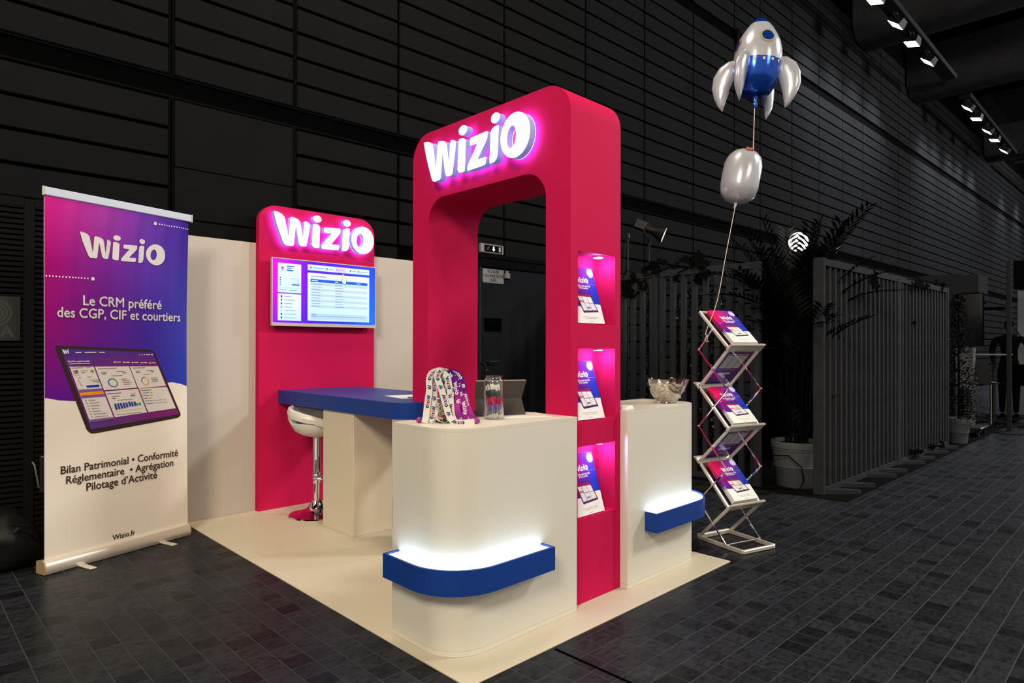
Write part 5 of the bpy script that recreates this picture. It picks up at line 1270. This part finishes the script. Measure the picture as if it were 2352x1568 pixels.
def stage_light(name, label, loc, aim, hgt, lens, shade_only=False):
    x, y = loc; r = thing(name, label, 'lamp', (x, y, FZ)); c = Vector((x, y, hgt)); d = Vector(aim).normalized(); s = d.cross(ZV).normalized(); u = s.cross(d)
    F = lambda p: c + s * p[0] + u * p[1] + d * p[2]
    b = MB(); b.lathe([(.04, -.22), (.058, -.20), (.058, -.02), (.05, .01), (.05, .05)], 20, fr=F); b.box((-.075, -.05, -.20), (.075, .075, -.03), .01, 0, F); part('housing', b, DARKMETAL, r)
    b = MB(); b.lathe([(.05, .05), (.062, .09), (.105, .17), (.125, .215), (.119, .214), (.10, .172), (.056, .09)], 28, fr=F, cap0=False, cap1=False); part('reflector', b, DARKMETAL, r)
    b = MB(); b.lathe([(0, .203), (.117, .203)], 28, fr=F); part('lens', b, lens, r)
    b = MB(); b.tube([F((-.085, 0, -.05)), F((-.085, -.05, -.05)), c + Vector((0, 0, -.17)) + s * -.03, c + Vector((0, 0, -.19))], .010, 6); b.tube([F((.085, 0, -.05)), F((.085, -.05, -.05)), c + Vector((0, 0, -.17)) + s * .03, c + Vector((0, 0, -.19))], .010, 6); part('yoke', b, DARKMETAL, r)
    b = MB(); b.tube([(x, y, FZ + .30), (x, y, hgt - .18)], .011, 8); b.tube([(x, y, FZ + .05), (x, y, hgt * .55)], .015, 8); b.lathe([(.022, hgt - .20), (.022, hgt - .16)], 10, (x, y, 0)); part('stand_pole', b, DARKMETAL, r)
    for k in range(3):
        a = 2.1 * k + .4; b = MB(); b.tube([(x, y, FZ + .45), (x + .30 * math.cos(a), y + .30 * math.sin(a), FZ + .012)], .008, 6); part('leg', b, DARKMETAL, r)
stage_light('stage_light', 'black stage light on a pole above the slat fence, aimed right', (5.40, 2.66), (.49, -.83, -.42), 3.06, LAMPD)
stage_light('stage_light', 'bright stage light shining at the viewer through the palm', (6.35, 1.144), (-.80, -.55, -.10), 2.815, LAMPB)
b = MB(); b.tube([(5.75, 3.25, FZ), (5.75, 3.25, 3.10)], .013, 8); b.lathe([(.03, 3.05), (.03, 3.12)], 10, (5.75, 3.25, 0)); b.tube([(5.73, 3.27, 3.07), (5.705, 3.29, 2.6), (5.72, 3.27, 1.9)], .005, 6)
for k in range(3): b.tube([(5.75, 3.25, FZ + .4), (5.75 + .3 * math.cos(2.1 * k), 3.25 + .3 * math.sin(2.1 * k), FZ + .012)], .008, 6)
solo('stand_pole', b, DARKMETAL, 'bare black lighting stand pole left of the aimed stage light', 'stand')

def fence(label, A, B, hgt, pitch, slat, nsl, posts, depth=.045, wide=.032):
    A = Vector(A); B = Vector(B); d = (B - A); L = d.length; d.normalize(); n = Vector((-d.y, d.x, 0)); r = thing('slat_fence', label, 'fence', (A + B) / 2)
    F = lambda p: A + d * p[0] + n * p[1] + ZV * p[2]
    me = {}
    q = MB(); q.box((-wide / 2, -depth / 2, .075), (wide / 2, depth / 2, hgt - .075), .003, 0, lambda p: d * p[0] + n * p[1] + ZV * p[2]); me = q.mesh('slat', WOOD, smooth=False)
    for k in range(nsl):
        u = pitch * (k + .5)
        if u > L: break
        o = bpy.data.objects.new('slat', me); COL.objects.link(o); o.parent = r; o.location = F((u, 0, A.z * 0)) * U - r.location
    for z0, z1 in ((FZ * 0 + .012, .074), (hgt - .074, hgt)):
        q = MB(); q.box((0, -depth * .62, z0), (L, depth * .62, z1), .004, 0, F); part('rail', q, WOOD, r)
    for u in posts:
        q = MB(); q.box((u - .032, -depth * .7, .004), (u + .032, depth * .7, hgt + .006), .004, 0, F); part('post', q, WOOD, r)
    return r, F
fa, FA = fence('darkened slat fence facing left, behind the zigzag brochure stand', (4.915, .925, FZ), (4.915, 3.55, FZ), 2.43, .143, 0, 18, (.034, 1.30, 2.59), .05, .062)
fb, FB = fence('long darkened slat fence running along the aisle at right', (4.985, .355, FZ), (9.93, .285, FZ), 2.42, .1535, 0, 33, (.034, 2.46, 2.53, 4.90), .075, .05)
fc, FC = fence('second darkened slat fence close behind the aisle fence', (6.9, .80, FZ), (9.9, .74, FZ), 2.38, .20, 0, 15, (.034, 2.96), .04, .13)
# splayed wooden feet of the aisle fence on a black carpet
m = MB(); m.prism([(4.872, .045), (11.45, .052), (16.0, .06), (16.0, 3.3), (5.0, 3.45), (4.80, 2.2), (4.78, .9)], lambda x, y: (x, y, FZ), lambda x, y: (x, y, FZ + .005)); solo('black_carpet', m, CARPET, 'black carpet laid under the slat fences and plants', 'carpet')
for k, x in enumerate((5.30, 5.76, 6.52, 6.95, 7.75, 8.25, 8.98, 9.58)):
    m = MB(); y1 = .318 - .014 * (x - 5) / 5; m.prism([(x - .23, y1), (x + .03, .055), (x + .07, .085), (x - .05, y1)], lambda a, c: (a, c, FZ + .0055), lambda a, c: (a, c, FZ + .045))
    q = part('foot', m, WOOD, fb)
# large-leaved vines along the fence tops
def leaf_mesh(name, sz, mat):
    P = [(0, -.45), (.08, -.30), (.42, -.40), (.34, -.12), (.52, .10), (.26, .16), (.22, .40), (.06, .30), (0, .62), (-.06, .30), (-.22, .40), (-.26, .16), (-.52, .10), (-.34, -.12), (-.42, -.40), (-.08, -.30)]
    b = MB(); f = lambda x, y: (x * sz, y * sz, .16 * sz * (abs(x) * 1.4 - .35) - .12 * sz * y * y)
    n = len(P); vs = [f(0, 0)] + [f(*p) for p in P]; b.add(vs, [(0, 1 + i, 1 + (i + 1) % n) for i in range(n)])
    return b.mesh(name, mat, recalc=False, angle=80)
LM = leaf_mesh('leaf', 1.0, LEAF)
def vine(label, pts, stem, face):
    r = thing('leafy_vine', label, 'plant', stem[0]); rr = random.Random(len(label))
    b = MB(); b.tube(stem, .006, 6); part('stem', b, LEAF, r)
    for p, s in pts:
        for k in range(2):
            o = bpy.data.objects.new('leaf', LM); COL.objects.link(o); o.parent = r; s_ = s * (1.0 if k == 0 else .75)
            o.location = (Vector(p) + Vector((rr.uniform(-.03, .03), rr.uniform(-.05, .05) * (k), rr.uniform(-.05, .05) * k))) * U - r.location
            q = Vector(face).to_track_quat('Z', 'Y'); o.rotation_mode = 'QUATERNION'
            o.rotation_quaternion = q @ Matrix.Rotation(rr.uniform(-1.6, 1.6) + (0 if k else 0), 3, 'Z').to_quaternion() @ Matrix.Rotation(rr.uniform(-.6, .6), 3, 'X').to_quaternion(); o.scale = (s_, s_, s_)
VA = [(2.61, 2.2, .19), (2.5, 2.35, .13), (2.41, 2.27, .15), (2.64, 2.28, .14), (2.36, 2.44, .10), (2.70, 2.30, .15), (2.56, 2.17, .15)]
VB = [(2.26, 2.47, .12), (2.18, 2.43, .12), (2.09, 2.52, .10), (1.97, 2.46, .09), (1.94, 2.31, .09), (2.20, 2.50, .10)]
VC = [(1.81, 2.52, .12), (1.62, 2.53, .19), (1.55, 2.45, .13), (1.62, 2.29, .17), (1.55, 2.32, .13), (1.70, 2.48, .14)]
for lb, V in (('large-leaved dark vine at the left end of the slat fence top, by the arch', VA), ('small-leaved dark vine on the fence top under the aimed stage light', VB), ('large-leaved dark vine on the fence top left of the balloon string', VC)):
    vine(lb, [((4.86, y, z), s) for y, z, s in V], [(4.87, V[0][0] + .1, 2.38), (4.87, V[len(V) // 2][0], 2.47), (4.87, V[-1][0] - .05, 2.42)], (-.7, -.6, .15))
VD = [(6.47, 2.31, .15), (6.58, 2.24, .15), (6.52, 2.36, .13)]; VE = [(7.99, 2.33, .15), (8.32, 2.39, .17), (8.63, 2.38, .15), (8.94, 2.34, .12), (9.3, 2.46, .13), (9.69, 2.45, .13), (8.11, 1.84, .09), (8.7, 1.40, .09), (8.5, 2.34, .14), (8.18, 2.36, .15), (9.5, 2.40, .12)]
vine('dark vine leaves over the middle of the aisle fence top', [((x, .285, z), s) for x, z, s in VD], [(6.35, .30, 2.42), (6.6, .29, 2.45)], (-.3, -1, .15))
vine('dark vine trailing along the far half of the aisle fence top', [((x, .262, z), s) for x, z, s in VE], [(7.8, .27, 2.40), (8.6, .26, 2.44), (9.8, .26, 2.47)], (-.3, -1, .15))
# hanging ivy columns behind the first fence
def ivy(label, c, w, z0, z1, n, seed):
    rr = random.Random(seed); b = MB()
    for k in range(n):
        z = rr.uniform(z0, z1); a = rr.uniform(0, 6.28); rad = w * math.sqrt(rr.random()); p = Vector((c[0] + rad * math.cos(a), c[1] + rad * math.sin(a), z)); s = rr.uniform(.018, .034)
        x = Vector((rr.uniform(-1, 1), rr.uniform(-1, 1), rr.uniform(-.5, .5))).normalized(); y = x.cross(Vector((rr.uniform(-1, 1), rr.uniform(-1, 1), rr.uniform(-1, 1)))).normalized()
        b.add([p - x * s, p + y * s * .6, p + x * s, p - y * s * .6], [(0, 1, 2, 3)])
    b.tube([(c[0], c[1], z0), (c[0], c[1], z1)], .01, 6)
    solo('hanging_ivy', b, LEAFS, label, 'plant', None, 'stuff', recalc=False)
for k, (y, w, z0, z1, lb) in enumerate(((2.62, .12, .0, 2.15, 'dark hanging ivy column behind the leftmost fence slats'), (2.20, .10, .0, 2.2, 'dark hanging ivy column behind the fence left of the glass bowl'), (1.98, .10, .0, 2.25, 'dark hanging ivy column above the glass bowl behind the fence'), (1.70, .10, .0, 2.25, 'dark hanging ivy column behind the fence beside the balloon string'))): ivy(lb, (5.45, y + .05), w, z0, z1, 900, k)
# dark back-of-stand boards behind the first fence
m = MB(); m.box((6.75, 1.05, .0), (6.81, 1.75, 2.3), .004); m.box((6.74, 1.05, 2.16), (6.75, 1.75, 2.22)); solo('dark_board', m, RECESS, 'tall black board standing behind the slat fence', 'board')
m = MB(); m.box((5.75, 1.72, 1.375), (5.80, 2.40, 1.40)); m.box((5.75, 1.72, 1.46), (5.80, 2.40, 1.475)); m.box((5.77, 1.72, .0), (5.82, 2.4, 1.37)); solo('low_board', m, GREYM, 'low grey board with two pale edges behind the slat fence', 'board')

# big potted palm
def pot(r, c, rb, rtp, h, rim):
    b = MB(); b.lathe([(rb * .96, .0), (rb, .01), (rb + (rtp - rb) * .42, h * .43), (rb + (rtp - rb) * .42 + .006, h * .445), (rb + (rtp - rb) * .42 + .006, h * .46), (rb + (rtp - rb) * .45, h * .47), (rtp * .955, h * .80), (rtp * .975, h * .81), (rtp * .975, h * .85), (rtp, h * .86), (rtp, h * .97), (rtp * .985, h), (rtp * .93, h), (rtp * .91, h * .9), (0, h * .9)], 48, c); part('pot', b, POT, r, angle=40)
    b = MB(); b.lathe([(rtp * .915, h * .90), (rtp * .7, h * .935), (.05, h * .95), (0, h * .95)], 28, c); part('soil', b, SOIL, r)
def palm():
    c = Vector((5.30, .70, FZ + .005)); r = thing('potted_palm', 'tall dark palm in a ribbed darkened white pot between the slat fences', 'potted plant', c); pot(r, c, .205, .262, .488, .02)
    rr = random.Random(5)
    for k in range(13):
        a = rr.uniform(0, 6.28); b = MB(); p0 = c + Vector((.10 * math.cos(a), .10 * math.sin(a), .45)); b.tube([p0, p0 + Vector((.05 * math.cos(a), .05 * math.sin(a), .5)), p0 + Vector((.12 * math.cos(a), .12 * math.sin(a), 1.0 + rr.uniform(0, .6)))], [.014, .012, .008], 6); part('stem', b, LEAF, r)
    def frond(base, az, L, rise, droop, nl=17, ll=.30, w=.016):
        b = MB(); path = []
        d = Vector((math.cos(az), math.sin(az), 0))
        for i in range(10): t = i / 9; path.append(base + d * (L * t * (.35 + .65 * t)) + ZV * (rise * t - droop * t ** 2.4))
        b.tube(path, [.008 - .006 * i / 9 for i in range(10)], 5)
        for i in range(nl):
            t = .22 + .78 * i / (nl - 1); q = t * 9; k = min(int(q), 8); f = q - k; p = path[k].lerp(path[k + 1], f); tg = (path[k + 1] - path[k]).normalized(); sd = tg.cross(ZV); sd = sd.normalized() if sd.length > .1 else Vector((-d.y, d.x, 0)); nn = sd.cross(tg)
            for s in (-1, 1):
                l_ = ll * (1.1 - .65 * t) * rr.uniform(.8, 1.1); dr = (tg * .75 + sd * s * .75 + nn * .25 + ZV * -.12).normalized(); e = p + dr * l_ - ZV * (.10 * l_); mid = p + dr * l_ * .45; ww = dr.cross(nn).normalized() * w
                b.add([p, mid + ww, e, mid - ww], [(0, 1, 2, 3)])
        part('frond', b, LEAF if rr.random() < .75 else LEAFS, r, recalc=False)
    for k in range(26):
        az = rr.uniform(0, 6.28); frond(c + Vector((.06 * math.cos(az), .06 * math.sin(az), 1.2 + rr.uniform(-.2, .5))), az, rr.uniform(.30, .75), rr.uniform(.80, 1.40), rr.uniform(.05, .45), 19, .36, .019)
    for az, L, rs_, dr in ((2.45, .85, 1.45, .55), (2.2, .6, 1.5, .25), (2.7, 1.0, 1.25, .6), (-.72, .95, 1.35, .42), (-.55, 1.25, 1.30, .55), (-.9, .7, 1.40, .35), (2.3, .75, .45, .1), (2.5, .8, .25, .15), (2.35, .30, 1.6, .12), (-.6, .22, 1.62, .15), (-2.3, .25, 1.55, .2), (.8, .2, 1.6, .2), (-.75, .5, 1.58, .25), (2.6, .55, 1.62, .3)): frond(c + Vector((.05 * math.cos(az), .05 * math.sin(az), 1.40)), az, L, rs_, dr, 20, .34)
    for k in range(12):
        az = rr.uniform(0, 6.28); frond(c + Vector((.08 * math.cos(az), .08 * math.sin(az), .50)), az, rr.uniform(.20, .34), rr.uniform(.35, .75), .12, 9, .20, .018)
palm()
b = MB(); b.tube([(4.99, .90, .40), (4.985, .86, .34), (4.99, .66, .36), (4.995, .52, .25), (4.995, .50, .12), (4.99, .55, FZ + .016), (4.96, .68, FZ + .016), (4.86, .84, FZ + .016), (4.75, 1.2, FZ + .014)], .007, 6); solo('power_cable', b, CABLE, 'black cable looping past the darkened palm pot', 'cable')
for k, (cx, lb) in enumerate(((8.05, 'tangled black cable at the foot of the aisle fence'), (9.0, 'smaller black cable tangle farther along the aisle fence foot'))):
    rr = random.Random(k); b = MB(); pts = [(cx + rr.uniform(-.35, .35) * (1 - .25 * k), .20 + rr.uniform(-.05, .06), FZ + .06 + rr.uniform(.0, .10)) for i in range(9)]
    b.tube(ribbon_path(pts, 60), .011, 6); solo('power_cable', b, CABLE, lb, 'cable')
# conical shrub in pot
def conifer():
    c = Vector((10.38, .20, FZ + .005)); r = thing('potted_shrub', 'dark cone-shaped shrub in a darkened white pot past the end of the aisle fence', 'potted plant', c); pot(r, c, .115, .165, .392, .02)
    rr = random.Random(9); b = MB()
    for k in range(2600):
        t = rr.random(); z = .38 + 1.95 * t; rad = (.33 * (1 - t) ** .75 + .03) * math.sqrt(rr.uniform(.25, 1)); a = rr.uniform(0, 6.28); p = c + Vector((rad * math.cos(a), rad * math.sin(a), z)); d = Vector((math.cos(a), math.sin(a), rr.uniform(-.3, .8))).normalized(); s = d.cross(ZV).normalized(); l = rr.uniform(.05, .09)
        b.add([p, p + d * l * .5 + s * l * .22, p + d * l, p + d * l * .5 - s * l * .22], [(0, 1, 2, 3)])
    part('foliage', b, LEAFS, r, kind='stuff', recalc=False); b = MB(); b.tube([c + ZV * .35, c + ZV * 2.2], [.02, .008], 8); part('stem', b, LEAF, r)
conifer()
def trolley():
    c = Vector((11.62, .30, FZ)); r = thing('dolly', 'low black wheeled dolly at the end of the black carpet', 'trolley', c)
    b = MB(); b.box((-.34, -.24, .13), (.34, .24, .165), .008, 0, lambda p: c + Vector(p)); part('deck', b, BLACKPL, r)
    for sx_ in (-1, 1):
        for sy in (-1, 1):
            q = c + Vector((sx_ * .27, sy * .18, 0)); b = MB(); b.lathe([(.052, -.018), (.058, -.012), (.058, .012), (.052, .018)], 16, fr=lambda p, q=q: q + Vector((p[0], p[2], .059 + p[1]))); b.box((-.03, -.03, .085), (.03, .03, .13), 0, 0, lambda p, q=q: q + Vector(p)); part('caster', b, DARKMETAL, r)
    for k, (dx, dy, n, lb) in enumerate(((-.17, 0.0, 13, 'shiny clear stack of wrapped glassware on the dolly, left column'), (.15, .03, 15, 'shiny clear stack of wrapped glassware on the dolly, right column'))):
        s = thing('glassware_stack', lb, 'glassware', c + Vector((dx, dy, .166)))
        b = MB(); prof = [(.095, .1665)]
        for i in range(n): z = .172 + .05 * i; prof += [(.105, z + .006), (.112, z + .022), (.105, z + .04), (.092, z + .047)]
        b.lathe(prof, 24, c + Vector((dx, dy, 0))); part('stacked_rings', b, M('shiny_dark_wrap%d' % k, (.008, .008, .009), .15, spec=.8), s)
        b = MB(); rr = random.Random(k); zt = .172 + .05 * n
        for i in range(26): p = c + Vector((dx + rr.uniform(-.13, .13), dy + rr.uniform(-.12, .12), zt + rr.uniform(-.02, .06))); b.add([p, p + Vector((rr.uniform(-.07, .07), rr.uniform(-.07, .07), rr.uniform(-.03, .06))), p + Vector((rr.uniform(-.07, .07), rr.uniform(-.07, .07), rr.uniform(-.03, .04)))], [(0, 1, 2)])
        part('film_wrap', b, M('film_wrap%d' % k, (.10, .10, .105), .15, spec=.8), s, kind='stuff', recalc=False, smooth=False)
trolley()
b = MB(); b.lathe([(.205, .0), (.21, .008), (.19, .022), (.05, .03), (.035, .05)], 36, (12.394, -.156, FZ)); r = thing('totem_pole', 'tall grey display post on a round base at the right picture edge', 'post', (12.394, -.156, FZ)); part('base', b, GREYM, r)
b = MB()
for k in range(3): b.box((12.354 + .028 * k, -.19, .04), (12.376 + .028 * k, -.122, 3.04), .006)
part('pole', b, GREYM, r)
# neighbouring stands far down the hall
m = MB(); m.box((13.95, .82, .0), (14.05, 1.62, 3.02), .004); m.box((14.05, .82, 0), (15.0, .90, 3.02), .004); m.box((13.95, .56, 2.62), (14.9, .82, 2.99), .004); solo('stand_wall', m, GREYM, 'plain grey wall of the neighbouring stand beyond the fence', 'wall panel')
m = MB(); m.box((13.70, .60, .0), (13.93, .90, 1.50), .006); solo('display_plinth', m, M('plinth_grey', (.05, .051, .054), .6), 'plain grey plinth under the dark wall screen', 'plinth')
r = thing('wall_screen', 'dark switched-off screen hung on the neighbouring stand', 'screen', (13.85, .68, 1.53))
m = MB(); m.box((13.84, .455, 1.535), (13.90, .925, 2.60), .004); part('housing', m, RECESS, r); m = MB(); m.box((13.835, .47, 1.55), (13.8395, .91, 2.585)); part('display', m, M('dark_gloss', (.003, .003, .003), .12, spec=.7), r); m = MB(); m.box((13.83, .918, 1.535), (13.845, .93, 2.6)); part('edge_trim', m, GREYM, r)
r = thing('high_table', 'thin grey high table top in the neighbouring stand', 'table', (14.3, .36, 0)); m = MB(); m.box((14.0, .10, 1.352), (14.6, .62, 1.375), .004); part('table_top', m, GREYL, r); m = MB(); m.tube([(14.3, .36, .03), (14.3, .36, 1.352)], .03, 12); m.lathe([(.22, FZ), (.22, .02), (.04, .03)], 24, (14.3, .36, 0)); part('table_leg', m, GREYM, r)
def far_stool(x, y, lb, mat, az):
    r = thing('shell_stool', lb, 'stool', (x, y, 0)); b = MB(); b.lathe([(.21, FZ), (.21, .015), (.04, .04), (.025, .05)], 24, (x, y, 0)); part('base', b, CHROME, r); b = MB(); b.tube([(x, y, .04), (x, y, .80)], .022, 10); part('column', b, CHROME, r)
    ca, sa = math.cos(az), math.sin(az); b = MB(); vs = []; n = 16; m_ = 8
    for i in range(m_ + 1):
        t = i / m_; u = -.20 + .42 * min(1, t * 1.5) ; z = .82 - .02 * math.sin(t * 4) + (max(0, t - .6) / .4) ** 1.3 * .36; u = u if t < .6 else .2 + .07 * (t - .6)
        for j in range(n + 1):
            v = -1 + 2 * j / n; w_ = .20 * (1 - .45 * max(0, t - .55) ** 1.2 * 2); p = (u, v * w_, z + .05 * v * v * (1 - t))
            vs.append((x + p[0] * ca - p[1] * sa, y + p[0] * sa + p[1] * ca, p[2]))
    fs = [(i * (n + 1) + j, i * (n + 1) + j + 1, (i + 1) * (n + 1) + j + 1, (i + 1) * (n + 1) + j) for i in range(m_) for j in range(n)]
    b.add(vs + [(v[0], v[1], v[2] - .016) for v in vs], fs + [tuple(len(vs) + k for k in f) for f in fs]); part('shell', b, mat, r, recalc=False, angle=70)
far_stool(13.6, .30, 'pale shell stool nearest, left of the display post', M('stool_grey', (.055, .056, .06), .5), 2.6)
far_stool(13.55, -.28, 'dark padded stool behind the display post', RECESS, 2.9)
far_stool(15.2, -.42, 'grey shell stool right of the display post', GREYM, .6)
m = MB(); m.box((14.1, -.95, .0), (14.9, -.22, 1.12), .01); m.box((14.08, -.97, 1.12), (14.92, -.20, 1.15), .004); solo('reception_counter', m, RECESS, 'black counter cut by the right picture edge', 'counter')
m = MB(); m.box((16.4, -.40, .0), (16.5, .26, 2.78), .004); solo('poster_wall', m, M('poster_wall_grey', (.085, .086, .09), .6), 'pale wall panel behind the person at the right edge', 'wall panel')
r = thing('wall_poster', 'pale poster of text lines at the right picture edge', 'poster', (16.39, -.20, 1.4)); m = MB(); m.box((16.385, -.42, 1.30), (16.398, -.03, 2.26), .001); part('sheet', m, M('poster_white', (.20, .20, .205), .6), r)
a = Art()
for k, (w_, h_) in enumerate(((.05, .05), (.14, .045), (.19, .02), (.15, .035), (.15, .035), (.15, .035), (.24, .012), (.24, .012), (.24, .012), (.20, .012))): z_ = 2.15 - .075 * k; a.rect(.05 + .05 * (k < 6), z_, .05 + .05 * (k < 6) + w_, z_ + h_, (.012, .012, .012))
q = MB(); a.into(q, lambda u, v, d: (16.384 - d, -.04 - u, v), .001); part('print', q, PRINT, r, recalc=False, smooth=False)
r = thing('spotlight', 'small lit spotlight over the pale poster wall', 'lamp', (16.2, -.12, 2.55)); m = MB(); m.lathe([(.03, -.12), (.045, -.08), (.05, .02)], 14, fr=lambda p: (16.2 - p[2] * .7, -.12 + p[0], 2.60 + p[1] - p[2] * .5)); m.tube([(16.28, -.12, 2.66), (16.45, -.12, 2.70)], .012, 6); part('housing', m, GREYM, r); m = MB(); m.lathe([(0, .021), (.045, .021)], 14, fr=lambda p: (16.2 - p[2] * .7, -.12 + p[0], 2.60 + p[1] - p[2] * .5)); part('lens', m, LAMPW, r)
r = thing('hanging_screen', 'black screen high at the right picture edge', 'screen', (13.6, -.2, 2.9)); m = MB(); m.box((13.58, -.62, 2.62), (13.66, -.055, 3.16), .008); part('housing', m, RECESS, r); m = MB(); m.tube([(13.66, -.6, 3.0), (13.85, -.6, 3.0), (13.85, -.6, 12.0)], .02, 8); part('mount', m, DARKMETAL, r)
m = MB(); m.box((14.9, .27, 2.30), (15.0, 1.1, 2.36), .004); m.box((14.9, .60, 2.44), (15.0, 1.6, 2.47), .004); solo('light_truss', m, RECESS, 'dark horizontal bars of the neighbouring stand', 'truss')
def person():
    x, y = 15.6, .30
    r = thing('person', 'person in a dark suit standing behind the display post, hand raised to the head', 'person', (x, y, FZ))
    def skin(name, verts, edges, mat, sub=2):
        me = bpy.data.meshes.new(name); me.from_pydata([tuple((Vector(v[:3])) * U) for v in verts], [], []); me.edges.add(len(edges))
        for e, (a_, b_) in zip(me.edges, edges): e.vertices = (a_, b_)
        me.update(); o = bpy.data.objects.new(name, me); COL.objects.link(o); o.parent = r
        md = o.modifiers.new('skin', 'SKIN'); 
        for k, v in enumerate(verts): me.skin_vertices[0].data[k].radius = (v[3] * U, v[4] * U)
        me.skin_vertices[0].data[0].use_root = True; ms = o.modifiers.new('sub', 'SUBSURF'); ms.levels = sub; ms.render_levels = sub; me.materials.append(mat); return o
    # x,y,z, radii; figure faces the poster wall, shoulders across y, seen from behind and left
    V = [(0, 0, 1.12, .16, .13), (0, 0, 1.35, .155, .12), (0, 0, 1.62, .19, .125), (.01, 0, 1.76, .10, .09), (.02, 0, 1.83, .058, .058),
         (0, .24, 1.70, .078, .078), (.02, .31, 1.42, .060, .060), (.12, .28, 1.16, .045, .045), (0, -.24, 1.70, .078, .078), (.12, -.36, 1.48, .060, .060), (.10, -.20, 1.72, .045, .045),
         (0, .11, .98, .115, .115), (.02, .12, .55, .075, .075), (0, .12, .10, .052, .052), (0, -.11, .98, .115, .115), (.02, -.12, .55, .075, .075), (0, -.12, .10, .052, .052)]
    E_ = [(0, 1), (1, 2), (2, 3), (3, 4), (2, 5), (5, 6), (6, 7), (2, 8), (8, 9), (9, 10), (0, 11), (11, 12), (12, 13), (0, 14), (14, 15), (15, 16)]
    skin('suit', V, E_, SUIT)
    H = [(.02, 0, 1.83, .052, .052), (.03, 0, 1.90, .07, .066), (.035, 0, 1.99, .085, .074), (.03, 0, 2.06, .07, .062)]
    skin('head', H, [(0, 1), (1, 2), (2, 3)], SKIN)
    b = MB(); b.blob((.015, 0, 2.02), (.092, .082, .085), 16, 10); part('hair', b, RECESS, r, local=True)
    for s_ in (-1, 1): b = MB(); b.blob((.03, s_ * .082, 1.975), (.02, .012, .03), 8, 6); part('ear', b, SKIN, r, local=True)
    skin('hand', [(.10, -.20, 1.72, .030, .026), (.10, -.165, 1.80, .038, .018), (.10, -.14, 1.86, .034, .014), (.095, -.115, 1.92, .010, .010), (.115, -.125, 1.92, .010, .010), (.08, -.12, 1.915, .009, .009), (.13, -.135, 1.905, .009, .009), (.07, -.15, 1.845, .011, .011)], [(0, 1), (1, 2), (2, 3), (2, 4), (2, 5), (2, 6), (1, 7)], SKIN, 1)
    for s_ in (-1, 1): b = MB(); b.blob((.06, s_ * .12, .045), (.13, .05, .045), 12, 8); part('shoe', b, RECESS, r, local=True)
person()
